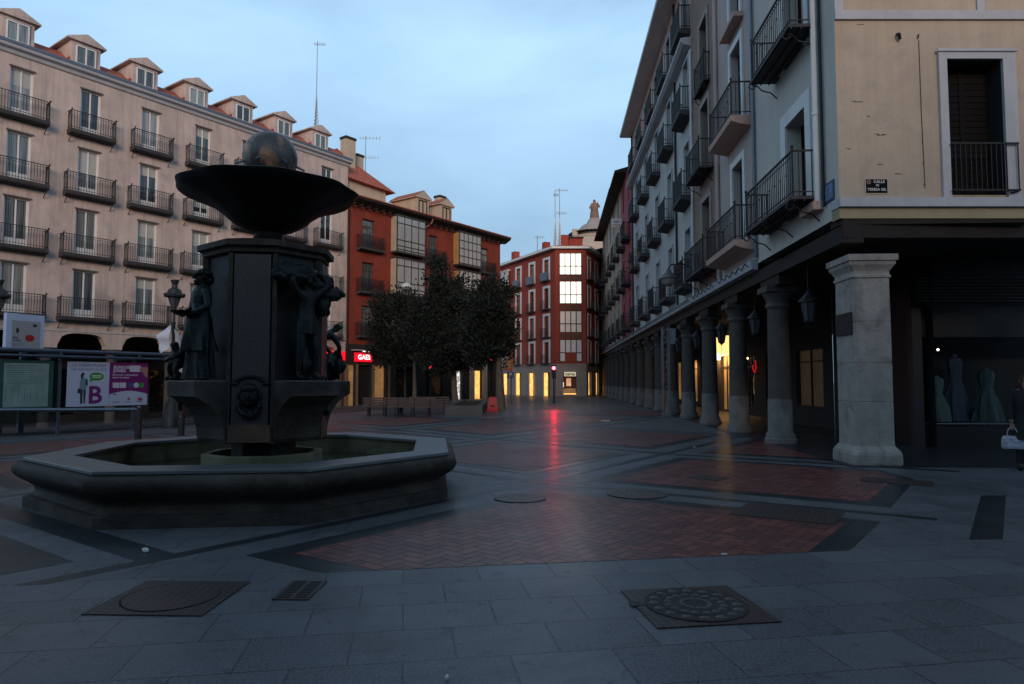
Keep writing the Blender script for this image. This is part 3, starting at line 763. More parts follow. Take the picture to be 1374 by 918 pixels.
# ------------------------------------------------------------------ red stucco building at the end of the square
def centre_building():
    th = thing('corner_building', 'five storey red corner building with white window frames and two lit bay windows', 'building', T((6.3, 72.5, 0)))
    base = T((-6.3, -72.5, 0))
    ML = base @ frame(4.68, 72.5, 0, -.52, 1); MR = base @ frame(8.0, 72.5, 0, .408, 1); MF = base @ T((0, 72.5, 0))
    Z0, ZT = -.9, 15.95
    BLK = mat('black_bay_frame', (.015, .013, .013), .5)
    LL, LR = 30, 15
    # left wing sg=+1, right wing sg=-1, front faces -y (sg=-1 with world x)
    wl = MB(1); cl = [1.85 + 3.3 * k for k in range(0, 9)]
    rows = [3.62, 6.5, 9.58, 12.75]
    H = []
    for c in cl:
        if abs(c - 11.75) < .1: continue
        for z in rows: H.append((c - .5, c + .5, z, z + 2.3))
    wall_grid(wl, 0, LL, 3.5, ZT, H, .25); wl.build('wall', REDPL, th, ML)
    def bal(M_, sg, c, z, solid):
        k = ('cb', sg, solid)
        if k not in CACHE:
            q = MB(sg); q.box(-.8, .8, .065, .42, -.12, 0); r = MB(sg)
            if solid: r.box(-.75, .75, .39, .42, 0, .85)
            else:
                for j in range(13): r.tube((-.78 + j * .13, .4, 0), (-.78 + j * .13, .4, .9), .012, n=4)
                r.box(-.79, .79, .385, .415, .9, .93)
            CACHE[k] = (q.mesh('balcony', SLABD), r.mesh('railing', mat('balcony_panel', (.12, .14, .18), .5) if solid else IRON))
        f = inst('balcony', CACHE[k][0], th, M_ @ T((c, 0, z))); inst('railing', CACHE[k][1], f)
    for c in cl:
        if abs(c - 11.75) < .1:
            G = gallery_mesh(2.2, 2.4, .3, 1, 4, (), WHITE, GLASSC, WHITE)
            for z in rows: o = inst('bay_window', G[0], th, ML @ T((c, 0, z))); inst('pane', G[1], o)
            continue
        if c > 20: continue
        for z in rows:
            f = put_win(th, c, z, 1.0, 2.3, 1, 'transom', BROWNF, GLASSD, .2); f.matrix_basis = ML @ T((c, -.2, z))
            put_sur(f, 1.0, 2.3, .27, 1, .2, WHITE); bal(ML, 1, c, z, z > 12)
    wr = MB(-1); cr = [1.2, 4.3, 7.4, 10.5]; H = [(c - .5, c + .5, z, z + 2.3) for c in cr for z in rows]
    wall_grid(wr, 0, LR, 3.5, ZT, H, .25); wr.build('wall', REDPL, th, MR)
    ea = ML @ Vector((LL, 0, 0)); eb = MR @ Vector((LR, 0, 0)); bk = MB(); bk.quad((ea.x, ea.y, Z0), (eb.x, eb.y, Z0), (eb.x, eb.y, ZT), (ea.x, ea.y, ZT)); bk.build('rear_wall', REDPL, th)
    for c in cr[:2]:
        for z in rows:
            f = put_win(th, c, z, 1.0, 2.3, -1, 'transom', BROWNF, GLASSD, .2); f.matrix_basis = MR @ T((c, .2, z))
            put_sur(f, 1.0, 2.3, .24, -1, .2, WHITE); bal(MR, -1, c, z, True)
    # front: narrow face with stacked bay windows
    wf = MB(-1); zb = [(3.72, 6.15), (6.85, 9.25), (9.98, 12.45), (13.12, 15.52)]
    wall_grid(wf, 4.68, 8.0, 3.5, ZT, [(5.15, 7.52, a, c) for a, c in zb], .15); wf.build('wall', REDPL, th, MF)
    for i, (a, c) in enumerate(zb):
        b = MB(-1); w = 2.37; x0 = 5.15
        for k in range(5): b.box(x0 + w * k / 4 - .05, x0 + w * k / 4 + .05, -.04, .06, a, c)
        for z in (a + .03, a + (c - a) * .40, c - .03): b.box(x0, x0 + w, -.045, .065, z - .045, z + .045)
        o = b.build('bay_window', BLK, th, MF)
        g = MB(-1); g.quad((x0, -.02, a), (x0 + w, -.02, a), (x0 + w, -.02, c), (x0, -.02, c))
        g.build('pane', COOL if i >= 2 else (mat('pale_sky_pane', (.60, .62, .66), .25, .15, 2) if i == 0 else mat('drawn_blinds', (.80, .74, .70), .3, .15, 2)), o)  # lowest bay: sky reflection painted in as a pale pane colour
        if i == 0:
            q = MB(-1); q.box(x0 + w * .25, x0 + w * .75, .066, .09, a, a + (c - a) * .4); q.build('balcony_panel', REDPL, o)
    for (a, c) in zb[:3]:
        b = MB(-1); b.box(5.1, 7.57, .002, .05, c + .12, c + .58)
        b.build('ornamental_band', mat('carved_band', (.14, .06, .04), .8, .6, 9, .6, 12), th, MF)
    # stone ground floor and its lit shops
    GST = mat('grey_ashlar', (.27, .24, .225), .8, .15, 1.4, .2, 12, streak=.2)
    def shopwall(M_, sg, x0, x1, hs, sides):
        b = MB(sg); wall_grid(b, x0, x1, Z0, 3.5, hs, .7, o=.05); b.box(x0, x1, .052, .12, 3.38, 3.52); b.build('shop_front_wall', GST, th, M_)
        for i, (a, c, z0, z1) in enumerate(hs):
            g = MB(sg); g.box(a, c, -.72, -.66, z0, z1); g.build('shop_interior', (WARMD if i % 2 else mat('dark_shop', (.03, .018, .012), .7)), th, M_)
            g = MB(sg); w = c - a
            g.box(a + (.002 if sides > 0 else w * .5), a + (w * .6 if sides > 0 else w - .002), -.12, -.08, z0 + .002, z1 - .05); g.build('lit_display', WARM, th, M_)
            g = MB(sg); g.box(a + w * .55 * (1 if sides < 0 else 1) if sides > 0 else a + w * .1, a + w * .92 if sides > 0 else a + w * .45, -.655, -.5, z0 + .75, z0 + .95); g.build('shop_shelf', COOL if i % 2 else WARM, th, M_)
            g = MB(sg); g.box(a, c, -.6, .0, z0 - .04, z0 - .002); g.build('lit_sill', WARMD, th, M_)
    shopwall(ML, 1, 0, LL, [(c - .72, c + .72, -.45 - k * .1, 2.6) for k, c in enumerate(cl[:8])], -1)
    shopwall(MR, -1, 0, LR, [(c - .6, c + .6, .12, 2.6) for c in cr], 1)
    b = MB(-1); wall_grid(b, 4.68, 8.0, Z0, 3.5, [(5.5, 6.95, .2, 2.65)], .9, o=.05); b.box(4.68, 8, .052, .12, 3.38, 3.52); b.build('shop_front_wall', GST, th, MF)
    g = MB(-1); g.box(5.5, 6.95, -.9, -.85, .2, 2.65); g.build('shop_interior', mat('brown_shop', (.12, .05, .03), .7), th, MF)
    for (x0, x1, z0, z1, mm) in ((5.9, 6.4, 1.1, 1.95, lit('lit_poster', (1, .5, .25), .9, .5)), (5.5, 6.93, .2, .32, WARM), (5.5, 6.9, .34, .85, WARMD), (5.52, 5.6, 1.0, 1.5, COOL)):
        g = MB(-1); g.box(x0, x1, -.84, -.78, z0, z1); g.build('lit_display', mm, th, MF)
    g = MB(-1); g.box(5.6, 6.85, .06, .14, 2.16, 2.62); o = g.build('shop_sign', lit('shop_sign_light', (1, .88, .6), .55), th, MF)
    text('cama', .50, MF @ standing(6.22, -.15, 2.40, -1), mat('black_letter', (.01, .01, .01), .6, 0, 1, 0), th, bold=.01)
    # roof
    ev = MB(1)
    def wp(M_, s, o, sg): 
        v = M_ @ Vector((s, o * sg, 0)); return (v.x, v.y)
    outer = [wp(ML, LL, .55, 1), wp(ML, -.2, .55, 1), wp(MR, -.2, .55, -1), wp(MR, LR, .55, -1)]
    inner = [wp(ML, LL, -5, 1), (-.2, 6.2), (.4, 6.2), wp(MR, LR, -5, -1)]
    wallp = [wp(ML, LL, -.1, 1), wp(ML, 0, -.1, 1), wp(MR, 0, -.1, -1), wp(MR, LR, -.1, -1)]
    for k in range(3):
        a, b_, c, d = outer[k], outer[k + 1], wallp[k + 1], wallp[k]
        ev.add([(*a, 15.96), (*b_, 15.96), (*c, 15.96), (*d, 15.96), (*a, 16.2), (*b_, 16.2), (*c, 16.2), (*d, 16.2)], [(0, 1, 2, 3), (4, 5, 6, 7), (0, 1, 5, 4)])
    ev.build('eaves', WHITE, th)
    rf = MB(1)
    for k in range(3):
        a, b_, c, d = outer[k], outer[k + 1], inner[k + 1], inner[k]
        zc, zd = (17.7 if k < 2 else 16.4), (17.7 if k > 0 else 16.4)
        rf.quad((*a, 16.22), (*b_, 16.22), (*c, zc), (*d, zd))
    rf.build('roof', TILE, th)
    for M_, sg, s, o, w, z1 in ((ML, 1, 11.5, -1.2, .9, 17.7), (ML, 1, 4.3, -1.4, .7, 17.6), (MF, -1, 5.9, -2.5, .8, 18.0)):
        b = MB(sg); b.box(s - w / 2, s + w / 2, o - .35, o + .35, 16.0, z1); b.build('chimney', REDPL, th, M_)
    b = MB(-1); b.box(6.5, 8.0, -5.8, -3.2, 16.5, 17.85); b.build('roof_lantern', REDPL, th, MF)
    b = MB(-1); b.box(6.4, 8.1, -6, -3, 17.85, 17.95); b.build('lantern_roof', DARKW, th, MF)
centre_building()

# ------------------------------------------------------------------ church dome far behind
def church():
    th = thing('church_dome', 'pale stone church dome topped by a statue, far behind the red corner building', 'church', T((16.1, 130, 0)))
    ST = mat('church_stone', (.42, .34, .28), .9, .2, .4, .3, 3, streak=.3)
    b = MB(); b.lathe([(6.8, 0), (6.8, 24), (6.5, 26.5), (5.2, 29.0), (5.0, 29.1)], 32); b.build('drum', ST, th, smooth=True)
    b = MB(); b.lathe([(5.3, 29.0), (5.3, 29.3), (4.6, 29.35)], 32)
    b.build('ledge', ST, th)
    b = MB()
    for k in range(40): a = k * math.pi / 20; b.tube((5.1 * math.cos(a), 5.1 * math.sin(a), 29.3), (5.1 * math.cos(a), 5.1 * math.sin(a), 30.1), .05, n=4)
    b.lathe([(5.13, 30.1), (5.13, 30.2), (5.05, 30.2), (5.05, 30.1)], 32); b.build('railing', IRON, th)
    b = MB(); b.lathe([(3.9, 29.3), (3.8, 30.0), (3.3, 31.0), (2.5, 31.8), (1.5, 32.4), (1.3, 32.9), (1.0, 33.3), (.8, 33.4)], 28); b.build('dome', mat('dome_lead', (.30, .26, .25), .8, .2, .6), th, smooth=True)
    b = MB(); b.box(-4.6, -3.6, -3.2, -2.2, 29.3, 30.6); b.build('pinnacle', ST, th)
    b = MB(); b.lathe([(.95, 33.3), (.85, 34.2), (.7, 35.2), (.85, 35.9), (.65, 36.3), (.25, 36.45), (.3, 36.7), (.28, 36.95), (.1, 37.1)], 12)
    b.tube((-.5, -.2, 36.1), (-1.0, -.6, 35.3), .2, .15); b.tube((-1.0, -.6, 35.3), (-.3, -.8, 35.0), .15, .1); b.tube((.5, -.2, 36.1), (.95, -.5, 35.5), .2, .15); b.tube((.95, -.5, 35.5), (.5, -.8, 36.3), .14, .1)
    b.build('statue', mat('church_statue', (.20, .13, .10), .9, .3, 1), th, smooth=True)
church()

# ------------------------------------------------------------------ arcaded row on the right
RD = (.061, 1.0); R0 = (6.45, 13.1)
MRW = frame(R0[0], R0[1], 0, *RD)
def rowthing(name, label, s0):
    v = MRW @ Vector((s0, 0, 0)); t = thing(name, label, 'building', T(v) @ MRW.to_3x3().to_4x4()); return t, T((-s0, 0, 0))
COLM = None
def column_mesh():
    global COLM
    if COLM: return COLM
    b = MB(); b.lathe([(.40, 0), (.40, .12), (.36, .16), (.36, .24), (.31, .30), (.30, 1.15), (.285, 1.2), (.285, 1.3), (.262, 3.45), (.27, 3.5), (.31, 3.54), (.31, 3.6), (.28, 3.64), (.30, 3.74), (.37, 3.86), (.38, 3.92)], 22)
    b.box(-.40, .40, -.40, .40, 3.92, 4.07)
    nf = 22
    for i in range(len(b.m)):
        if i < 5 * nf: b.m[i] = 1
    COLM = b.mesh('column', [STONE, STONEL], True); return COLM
def arcade(th, Mo, s0, s1, cols, fascia=True, fz=-.02):
    sg = 1
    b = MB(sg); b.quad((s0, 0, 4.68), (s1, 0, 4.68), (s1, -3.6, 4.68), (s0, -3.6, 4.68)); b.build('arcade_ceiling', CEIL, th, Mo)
    b = MB(sg); b.box(s0, s1, -.45, -.02, 4.32, 4.66)
    for c in cols: b.box(c - .75, c + .75, -.40, -.05, 4.07, 4.318)
    b.build('arcade_beam', DARKW, th, Mo)
    if fascia:
        b = MB(sg); b.extrude_x([(-.01, 4.67), (.16, 4.70), (.2, 4.94), (-.01, 4.98)], s0, s1); b.build('fascia', GREYW, th, Mo)
        b = MB(sg)
        k = s0 + .2
        pts = []
        while k < s1 - .1: pts.append((k, .21, 4.93 if len(pts) % 2 else 4.80)); k += .33
        b.path(pts, .013, 4)
        b.build('cable', IRON, th, Mo)
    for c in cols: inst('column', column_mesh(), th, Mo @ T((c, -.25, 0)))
def row_building(name, label, s0, s1, mw, wins, balcs, ztop, cols, sur=(.16, WHITE), lowz=4.98, mf=None, mg=None, roof=None, extra=None, style='transom', back=-14):
    th, Mo = rowthing(name, label, s0)
    holes = [(c - w / 2, c + w / 2, z, z + h) for (c, w, z, h) in wins]
    b = MB(1); wall_grid(b, s0, s1, lowz, ztop, holes, .3)
    b.quad((s0, 0, lowz), (s0, back, lowz), (s0, back, ztop), (s0, 0, ztop)); b.quad((s1, 0, lowz), (s1, back, lowz), (s1, back, ztop), (s1, 0, ztop))
    b.quad((s0, 0, ztop), (s1, 0, ztop), (s1, back, ztop), (s0, back, ztop)); b.quad((s0, 0, lowz), (s1, 0, lowz), (s1, back, lowz), (s0, back, lowz))
    b.build('wall', mw, th, Mo)
    for (c, w, z, h) in wins:
        f = put_win(th, c, z, w, h, 1, style, mf or BROWNF, mg or GLASSD, .24); f.matrix_basis = Mo @ T((c, -.24, z))
        if sur: put_sur(f, w, h, sur[0], 1, .24, sur[1])
    for (c, z, w, d, st) in balcs:
        f = put_balc(th, c, z, w, d, 1, st); f.matrix_basis = Mo @ T((c, 0, z))
    arcade(th, Mo, s0, s1, cols)
    return th, Mo

# back wall of the arcade belongs to each house
def shops(th, Mo, s0, s1, specs):
    b = MB(1); hs = [(a, c, z0, z1) for (a, c, z0, z1, m_) in specs]
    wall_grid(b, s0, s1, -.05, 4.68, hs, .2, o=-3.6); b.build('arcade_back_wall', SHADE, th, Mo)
    for (a, c, z0, z1, m_) in specs:
        g = MB(1); g.quad((a, -3.78, z0), (c, -3.78, z0), (c, -3.78, z1), (a, -3.78, z1)); g.build('shop_window', m_, th, Mo)
        f = MB(1); f.box(a, c, -3.74, -3.68, z0 + (z1 - z0) * .78, z0 + (z1 - z0) * .8); f.box((a + c) / 2 - .03, (a + c) / 2 + .03, -3.74, -3.68, z0, z1); f.build('shop_window_frame', IRON, th, Mo)

# B1: the corner house
def corner_house():
    th, Mo = rowthing('corner_house', 'cream corner house with ochre end wall above the big stone pillar', 0)
    wins = [(2.18, 1.25, 5.55, 2.15), (2.18, 1.25, 9.25, 2.5), (2.18, 1.25, 12.9, 2.4)]
    holes = [(c - w / 2, c + w / 2, z, z + h) for (c, w, z, h) in wins]
    b = MB(1); wall_grid(b, 0, 5.35, 4.85, 18, holes, .42); b.quad((5.35, 0, 4.85), (5.35, -14, 4.85), (5.35, -14, 18), (5.35, 0, 18)); b.build('wall', CREAM, th, Mo)
    for i, (c, w, z, h) in enumerate(wins):
        f = put_win(th, c, z, w, h, 1, 'shutter' if i == 0 else 'transom', SHUT, GLASSD if i else SHUT, .36); f.matrix_basis = Mo @ T((c, -.36, z)); put_sur(f, w, h, .32, 1, .36, WHITE, -.15)
    for (c, z, w, d) in ((2.6, 5.5, 3.5, .62), (2.2, 9.2, 2.8, .62), (2.2, 12.9, 2.6, .6)):
        f = put_balc(th, c, z, w, d, 1, 'iron'); f.matrix_basis = Mo @ T((c, 0, z))
    b = MB(1); b.box(.75, 1.55, .0, .22, 5.18, 5.36); b.build('stone_bracket', PEACH, th, Mo)
    b = MB(1); b.path([(.82, .09, 5.2), (.82, .09, 17.5)], .075, 10)
    for z in (7.2, 10.4): b.lathe([(.09, z), (.09, z + .08)], 10, (.82, .09, 0))
    b.build('downpipe', WHITE, th, Mo)
    b = MB(1); b.path([(.62, .05, 5.2), (.62, .05, 17.5)], .03, 6); b.build('cable', IRON, th, Mo)
    b = MB(1); b.path([(5.28, .07, 5.0), (5.28, .07, 17.5)], .05, 8); b.build('downpipe', ZINC, th, Mo)
    arcade(th, Mo, .02, 5.35, [4.55], False)
    # end wall facing the viewer, plumb with the square's front (local frame: x to the right, outward -y)
    ME = th.matrix_basis.inverted() @ T((0, 13.1, 0)); XE = 14.5; x0 = 6.45
    op = (8.63, 9.74, 5.27, 8.0)
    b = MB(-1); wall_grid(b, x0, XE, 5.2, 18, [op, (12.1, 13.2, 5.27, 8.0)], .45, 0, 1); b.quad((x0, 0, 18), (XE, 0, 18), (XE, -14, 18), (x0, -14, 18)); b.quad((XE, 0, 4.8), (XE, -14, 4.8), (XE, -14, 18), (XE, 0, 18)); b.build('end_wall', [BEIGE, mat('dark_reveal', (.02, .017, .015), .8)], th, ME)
    b = MB(-1); b.box(x0 - .03, XE, -.3, .10, 5.02, 5.2); b.box(x0, XE, .002, .05, 8.82, 9.0); b.box(6.45, 6.62, .002, .03, 9.0, 12); b.box(x0 - .02, XE, .002, .08, 12.4, 12.6)
    b.box(9.3, 9.45, .002, .04, 9.0, 12.4)
    t = .16; b.box(op[0] - t, op[0], .002, .07, 5.2, 8.18); b.box(op[1], op[1] + t + .1, .002, .07, 5.2, 8.18); b.box(op[0], op[1], .002, .07, 8.0, 8.18); b.box(op[0] - t - .03, op[1] + t + .13, .07, .1, 8.14, 8.2)
    b.build('moulding', GREYW, th, ME)
    b = MB(-1); b.box(x0 - .01, XE, -.3, .02, 4.8, 5.02); b.build('lower_band', mat('yellow_band', (.34, .28, .17), .8), th, ME)
    b = MB(-1)
    b.box(op[0], op[1], -.44, -.40, 5.27, 8.0)
    for q in range(20): b.box(op[0] + .05, op[1] - .05, -.40, -.385, 5.35 + q * .13, 5.44 + q * .13)
    b.box((op[0] + op[1]) / 2 - .05, (op[0] + op[1]) / 2 + .05, -.40, -.37, 5.27, 8.0)
    b.build('shutter', mat('near_black_shutter', (.004, .003, .003), .7, spec=.15), th, ME)
    r = MB(-1)
    for q in range(11): r.tube((op[0] + .06 + q * .1, .12, 5.3), (op[0] + .06 + q * .1, .12, 6.25), .011, n=4)
    r.box(op[0] - .02, op[1] + .2, .10, .14, 6.25, 6.28); r.box(op[0] - .02, op[1] + .2, .10, .14, 5.32, 5.35)
    r.path([(op[1] + .18, .12, 6.26), (op[1] + .18, .12, 5.32), (op[1] + .02, .1, 5.28)], .014); r.build('railing', IRON, th, ME)
    b = MB(-1); b.path([(7.69, .02, 8.52), (7.68, .10, 8.48), (7.72, .05, 8.40)], .03, 6); b.path([(8.13, .0, 8.52), (8.1, .05, 8.5), (8.1, .02, 8.43)], .012, 5)
    b.path([(8.12, .01, 8.4), (8.12, .012, 7.0), (8.14, .012, 5.4)], .006, 4); b.build('cable_hook', IRON, th, ME)
    CR = mat('crack_shadow', (.10, .075, .055), .95, .2, 3)
    for k, (x, z, w_) in enumerate(((6.75, 7.15, .22), (7.05, 6.85, .06), (7.18, 6.48, .24), (7.22, 5.88, .10), (7.55, 5.70, .14), (6.9, 8.72, .14), (6.62, 6.2, .07))):
        b = MB(-1); rr = random.Random(k)
        pts = [(x + w_ * q / 5, z + rr.uniform(-.014, .014)) for q in range(6)]
        for (xa, za), (xb, zb) in zip(pts[:-1], pts[1:]): b.box(xa, xb, .0015, .004, min(za, zb) - .004, max(za, zb) + .005)
        b.build('plaster_crack', CR, th, ME)
    for k in range(7):
        b = MB(-1); b.blob((8.125, .004, 8.0 - k * .42), (.012, .006, .016), 6, 4); b.build('cable_clip', IRON, th, ME)
    # street name plates
    b = MB(-1); b.box(6.955, 7.415, .004, .012, 5.285, 5.60); o = b.build('name_plate', mat('cream_plate_edge', (.45, .38, .32), .6), th, ME)
    b = MB(-1); b.box(6.975, 7.395, .012, .016, 5.305, 5.58); b.build('plate_face', mat('black_plate', (.006, .006, .007), .8, spec=.1), o)
    WL = mat('white_letter', (.62, .60, .58), .6, 0, 1, 0)
    for s_, sz, dx, dz in (('CALLE', .078, 7.235, 5.530), ('DE', .05, 7.20, 5.458), ('TERESA GIL', .074, 7.187, 5.375)):
        text(s_, sz, standing(dx, -.017, dz, -1), WL, o, bold=.0012, ext=.001)
    c = MB(-1); 
    for rr in (.042, .026): c.add([(7.03 + rr * math.cos(a * math.pi / 12), .0175, 5.525 + rr * math.sin(a * math.pi / 12)) for a in range(24)] + [(7.03 + (rr - .008) * math.cos(a * math.pi / 12), .0175, 5.525 + (rr - .008) * math.sin(a * math.pi / 12)) for a in range(24)], [(a, (a + 1) % 24, 24 + (a + 1) % 24, 24 + a) for a in range(24)])
    c.build('crest', mat('crest_gold', (.40, .30, .22), .6), o)
    b = MB(1); b.box(.20, .72, .004, .03, 5.25, 5.65); o = b.build('tile_plate', mat('blue_tile', (.03, .065, .14), .3), th, Mo)
    b = MB(1); b.box(.245, .675, .03, .033, 5.30, 5.60); b.build('plate_face', mat('pale_blue_tile', (.16, .24, .38), .3, .2, 6), o)
    BL = mat('blue_letter', (.03, .06, .14), .5, 0, 1, 0)
    for s_, dz in (('CALLE', 5.52), ('DE', 5.455), ('TERESA GIL', 5.385)): text(s_, .07, standing(.46, .034, dz, 1), BL, o, ext=.0005)
    # porch: beam and ceiling to the right, pillar at the corner
    b = MB(-1); b.box(x0 + .05, XE, -.5, .0, 4.42, 4.798); b.build('porch_beam', DARKW, th, ME)
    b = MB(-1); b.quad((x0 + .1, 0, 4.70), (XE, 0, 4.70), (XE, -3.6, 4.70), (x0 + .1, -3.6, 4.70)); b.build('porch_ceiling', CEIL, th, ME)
    b = MB(-1)
    for q in range(8): b.box(9.9, XE, -3.35 + .0, -3.30, 3.55 + q * .08, 3.59 + q * .08)
    b.build('roller_shutter', mat('grille', (.05, .045, .04), .6), th, ME)
    # the pillar (chamfered stone, capital, worn plinth)
    def pillar(x, y, nm, w=.72, d=.86, plaque=False):
        M_ = th.matrix_basis.inverted() @ T((x, y, 0)) @ rz(-R(3.5))
        b = MB()
        def ring(hx, hy, ch): return [(-hx + ch, -hy), (hx - ch, -hy), (hx, -hy + ch), (hx, hy - ch), (hx - ch, hy), (-hx + ch, hy), (-hx, hy - ch), (-hx, -hy + ch)]
        prof = [(.09, .05, 0), (.10, .05, .05), (.10, .06, .20), (.085, .07, .26), (.03, .05, .33), (.005, .05, .36), (.0, .05, .5), (.0, .05, 1.2), (-.008, .05, 1.205), (-.008, .05, 1.215), (.0, .05, 1.22), (.0, .05, 1.95), (-.008, .05, 1.955), (-.008, .05, 1.965), (0, .05, 1.97), (.0, .05, 2.75), (-.008, .05, 2.755), (-.008, .05, 2.765), (0, .05, 2.77), (-.005, .05, 3.60),
                (.02, .04, 3.62), (.02, .04, 3.66), (-.0, .04, 3.68), (.0, .04, 3.74), (.03, .02, 3.80), (.07, .01, 3.86), (.08, .005, 3.93), (.11, .005, 3.94), (.11, .005, 4.06)]
        P = []; F = []
        for (e, ch, z) in prof: P += [(p[0], p[1], z) for p in ring(w / 2 + e, d / 2 + e, ch)]
        for j in range(len(prof) - 1):
            for k in range(8): F.append((j * 8 + k, j * 8 + (k + 1) % 8, (j + 1) * 8 + (k + 1) % 8, (j + 1) * 8 + k))
        F += [tuple(range(8)), tuple(range((len(prof) - 1) * 8, len(prof) * 8))]
        b.add(P, F); o = b.build('pillar', STONEP, th, M_)
        if plaque:
            q = MB(); q.box(-w / 2 - .035, -w / 2 - .005, -d / 2 + .04, d / 2 - .1, 2.52, 2.95); q.build('plaque', mat('dark_plaque', (.012, .011, .012), .7), o)
    pillar(7.0, 13.42, 'pillar', plaque=True); pillar(12.3, 13.42, 'pillar')
    # shop wall under the porch: a clothes shop facing the square
    b = MB(-1); wall_grid(b, 9.9, XE, -.05, 4.7, [(10.15, 14.2, .5, 2.7)], .1, o=-3.55); b.quad((9.9, -3.55, 0), (9.9, -6, 0), (9.9, -6, 4.7), (9.9, -3.55, 4.7)); b.build('shop_front_wall', mat('black_shop_front', (.008, .008, .009), .4), th, ME)
    b = MB(-1); b.box(9.75, 9.98, -3.5, -3.3, 0, 3.4); b.build('pilaster', mat('dark_pilaster', (.02, .02, .022), .4), th, ME)
    b = MB(-1); b.quad((10.1, -4.9, .4), (14.3, -4.9, .4), (14.3, -4.9, 2.8), (10.1, -4.9, 2.8)); b.quad((10.1, -3.66, .45), (14.3, -3.66, .45), (14.3, -4.9, .45), (10.1, -4.9, .45)); b.build('display_back', mat('display_back', (.008, .012, .013), .8), th, ME)
    # lit rail and price cards
    b = MB(-1); b.box(10.2, 13.8, -3.62, -3.6, .55, .58); b.build('display_rail', ZINC, th, ME)
    b = MB(-1); b.box(10.3, 10.62, -4.2, -4.16, .5, 2.3); b.build('display_banner', mat('teal_banner', (.02, .05, .05), .6, .5, 6), th, ME)
    for (x, z, r_) in ((11.0, 2.42, .035),):
        b = MB(-1); b.blob((x, -4.3, z), (r_, r_, r_)); b.build('spot_lamp', COOL, th, ME)
    # rest of the arcade back wall
    shops(th, Mo, 3.5, 5.35, [(3.9, 5.0, .6, 2.6, GLASSK)])
corner_house()

# garments on stands in the clothes shop
def dress(x, y, h, w, m_, label):
    b = MB(); n = 26; P = []; F = []; prof = [(0, 1.0), (.25, .85), (.45, .64), (.62, .40), (.74, .50), (.86, .56), (.93, .50), (.955, .2), (1.0, .13)]
    for j, (t, r_) in enumerate(prof):
        for k in range(n):
            a = 2 * math.pi * k / n; q = 1 + (.22 * math.sin(a * 7 + x * 3 + 2 * math.sin(t * 5)) * (1 - t) + .05 * math.sin(a * 13 + t * 20))
            P.append((r_ * w * q * math.cos(a), r_ * w * .55 * q * math.sin(a), .15 + h * t))
    for j in range(len(prof) - 1):
        for k in range(n): F.append((j * n + k, j * n + (k + 1) % n, (j + 1) * n + (k + 1) % n, (j + 1) * n + k))
    F.append(tuple(range((len(prof) - 1) * n, len(prof) * n)))
    b.add(P, F); t = thing('dress_form', label, 'dress form', T((x, y, .45)))
    b.build('dress', m_, t, smooth=True)
    s_ = MB(); s_.tube((0, 0, 0), (0, 0, .3), .02); s_.lathe([(.18, 0), (.18, .02), (.05, .03)], 14); s_.build('stand', IRON, t)
dress(10.75, 17.1, 1.15, .30, mat('teal_cloth', (.035, .075, .075), .7, .3, 5), 'pale teal dress on a form at the left of the dark shop window')
dress(11.35, 17.3, 1.7, .34, mat('blue_cloth', (.015, .03, .06), .7, .3, 5), 'tall blue gown hanging in the middle of the dark shop window')
dress(12.0, 17.1, 1.35, .36, mat('green_cloth', (.026, .055, .052), .7, .3, 5), 'sea green dress with full skirt right of the blue gown')

# B2, B3
th, Mo = row_building('town_house', 'narrow rosy plastered house with white window surrounds next to the corner house', 5.36, 9.42, PINKB,
    [(7.05, 1.15, 5.55, 2.65), (7.05, 1.15, 9.2, 2.65), (7.05, 1.1, 12.55, 2.3)],
    [(7.2, 5.55, 3.5, .6, 'stone'), (6.95, 9.15, 2.7, .6, 'stone')], 18, [8.45], (.2, WHITE), lowz=4.9, mf=mat('grey_frame', (.05, .055, .06), .5))
b = MB(1); b.box(6.2, 7.9, 0, .3, 12.38, 12.52); b.build('sill', PEACH, th, Mo)
b = MB(1); b.path([(9.36, .08, 5.0), (9.36, .08, 17.5)], .07, 8); b.build('downpipe', PINKB, th, Mo)
shops(th, Mo, 5.36, 9.42, [(6.0, 8.8, .6, 2.7, GLASSK)])
th, Mo = row_building('town_house', 'narrow tan brown house between the rosy house and the long pale one', 9.44, 13.55, TAN,
    [(11.3, 1.25, 5.5, 2.75), (11.3, 1.25, 9.2, 2.65), (11.3, 1.2, 12.5, 2.5)],
    [(11.1, 5.5, 3.2, .6, 'iron'), (11.25, 9.15, 2.3, .55, 'iron'), (11.3, 12.45, 1.7, .25, 'iron')], 18, [12.4], (.2, mat('buff_surround', (.32, .27, .24), .8)), lowz=4.9)
b = MB(1); b.path([(13.5, .07, 5.0), (13.5, .07, 15)], .05, 8); b.build('downpipe', WHITE, th, Mo)
shops(th, Mo, 9.44, 13.55, [(10.3, 12.9, .72, 2.75, lit('dim_display', (.50, .32, .17), .045, .3))])

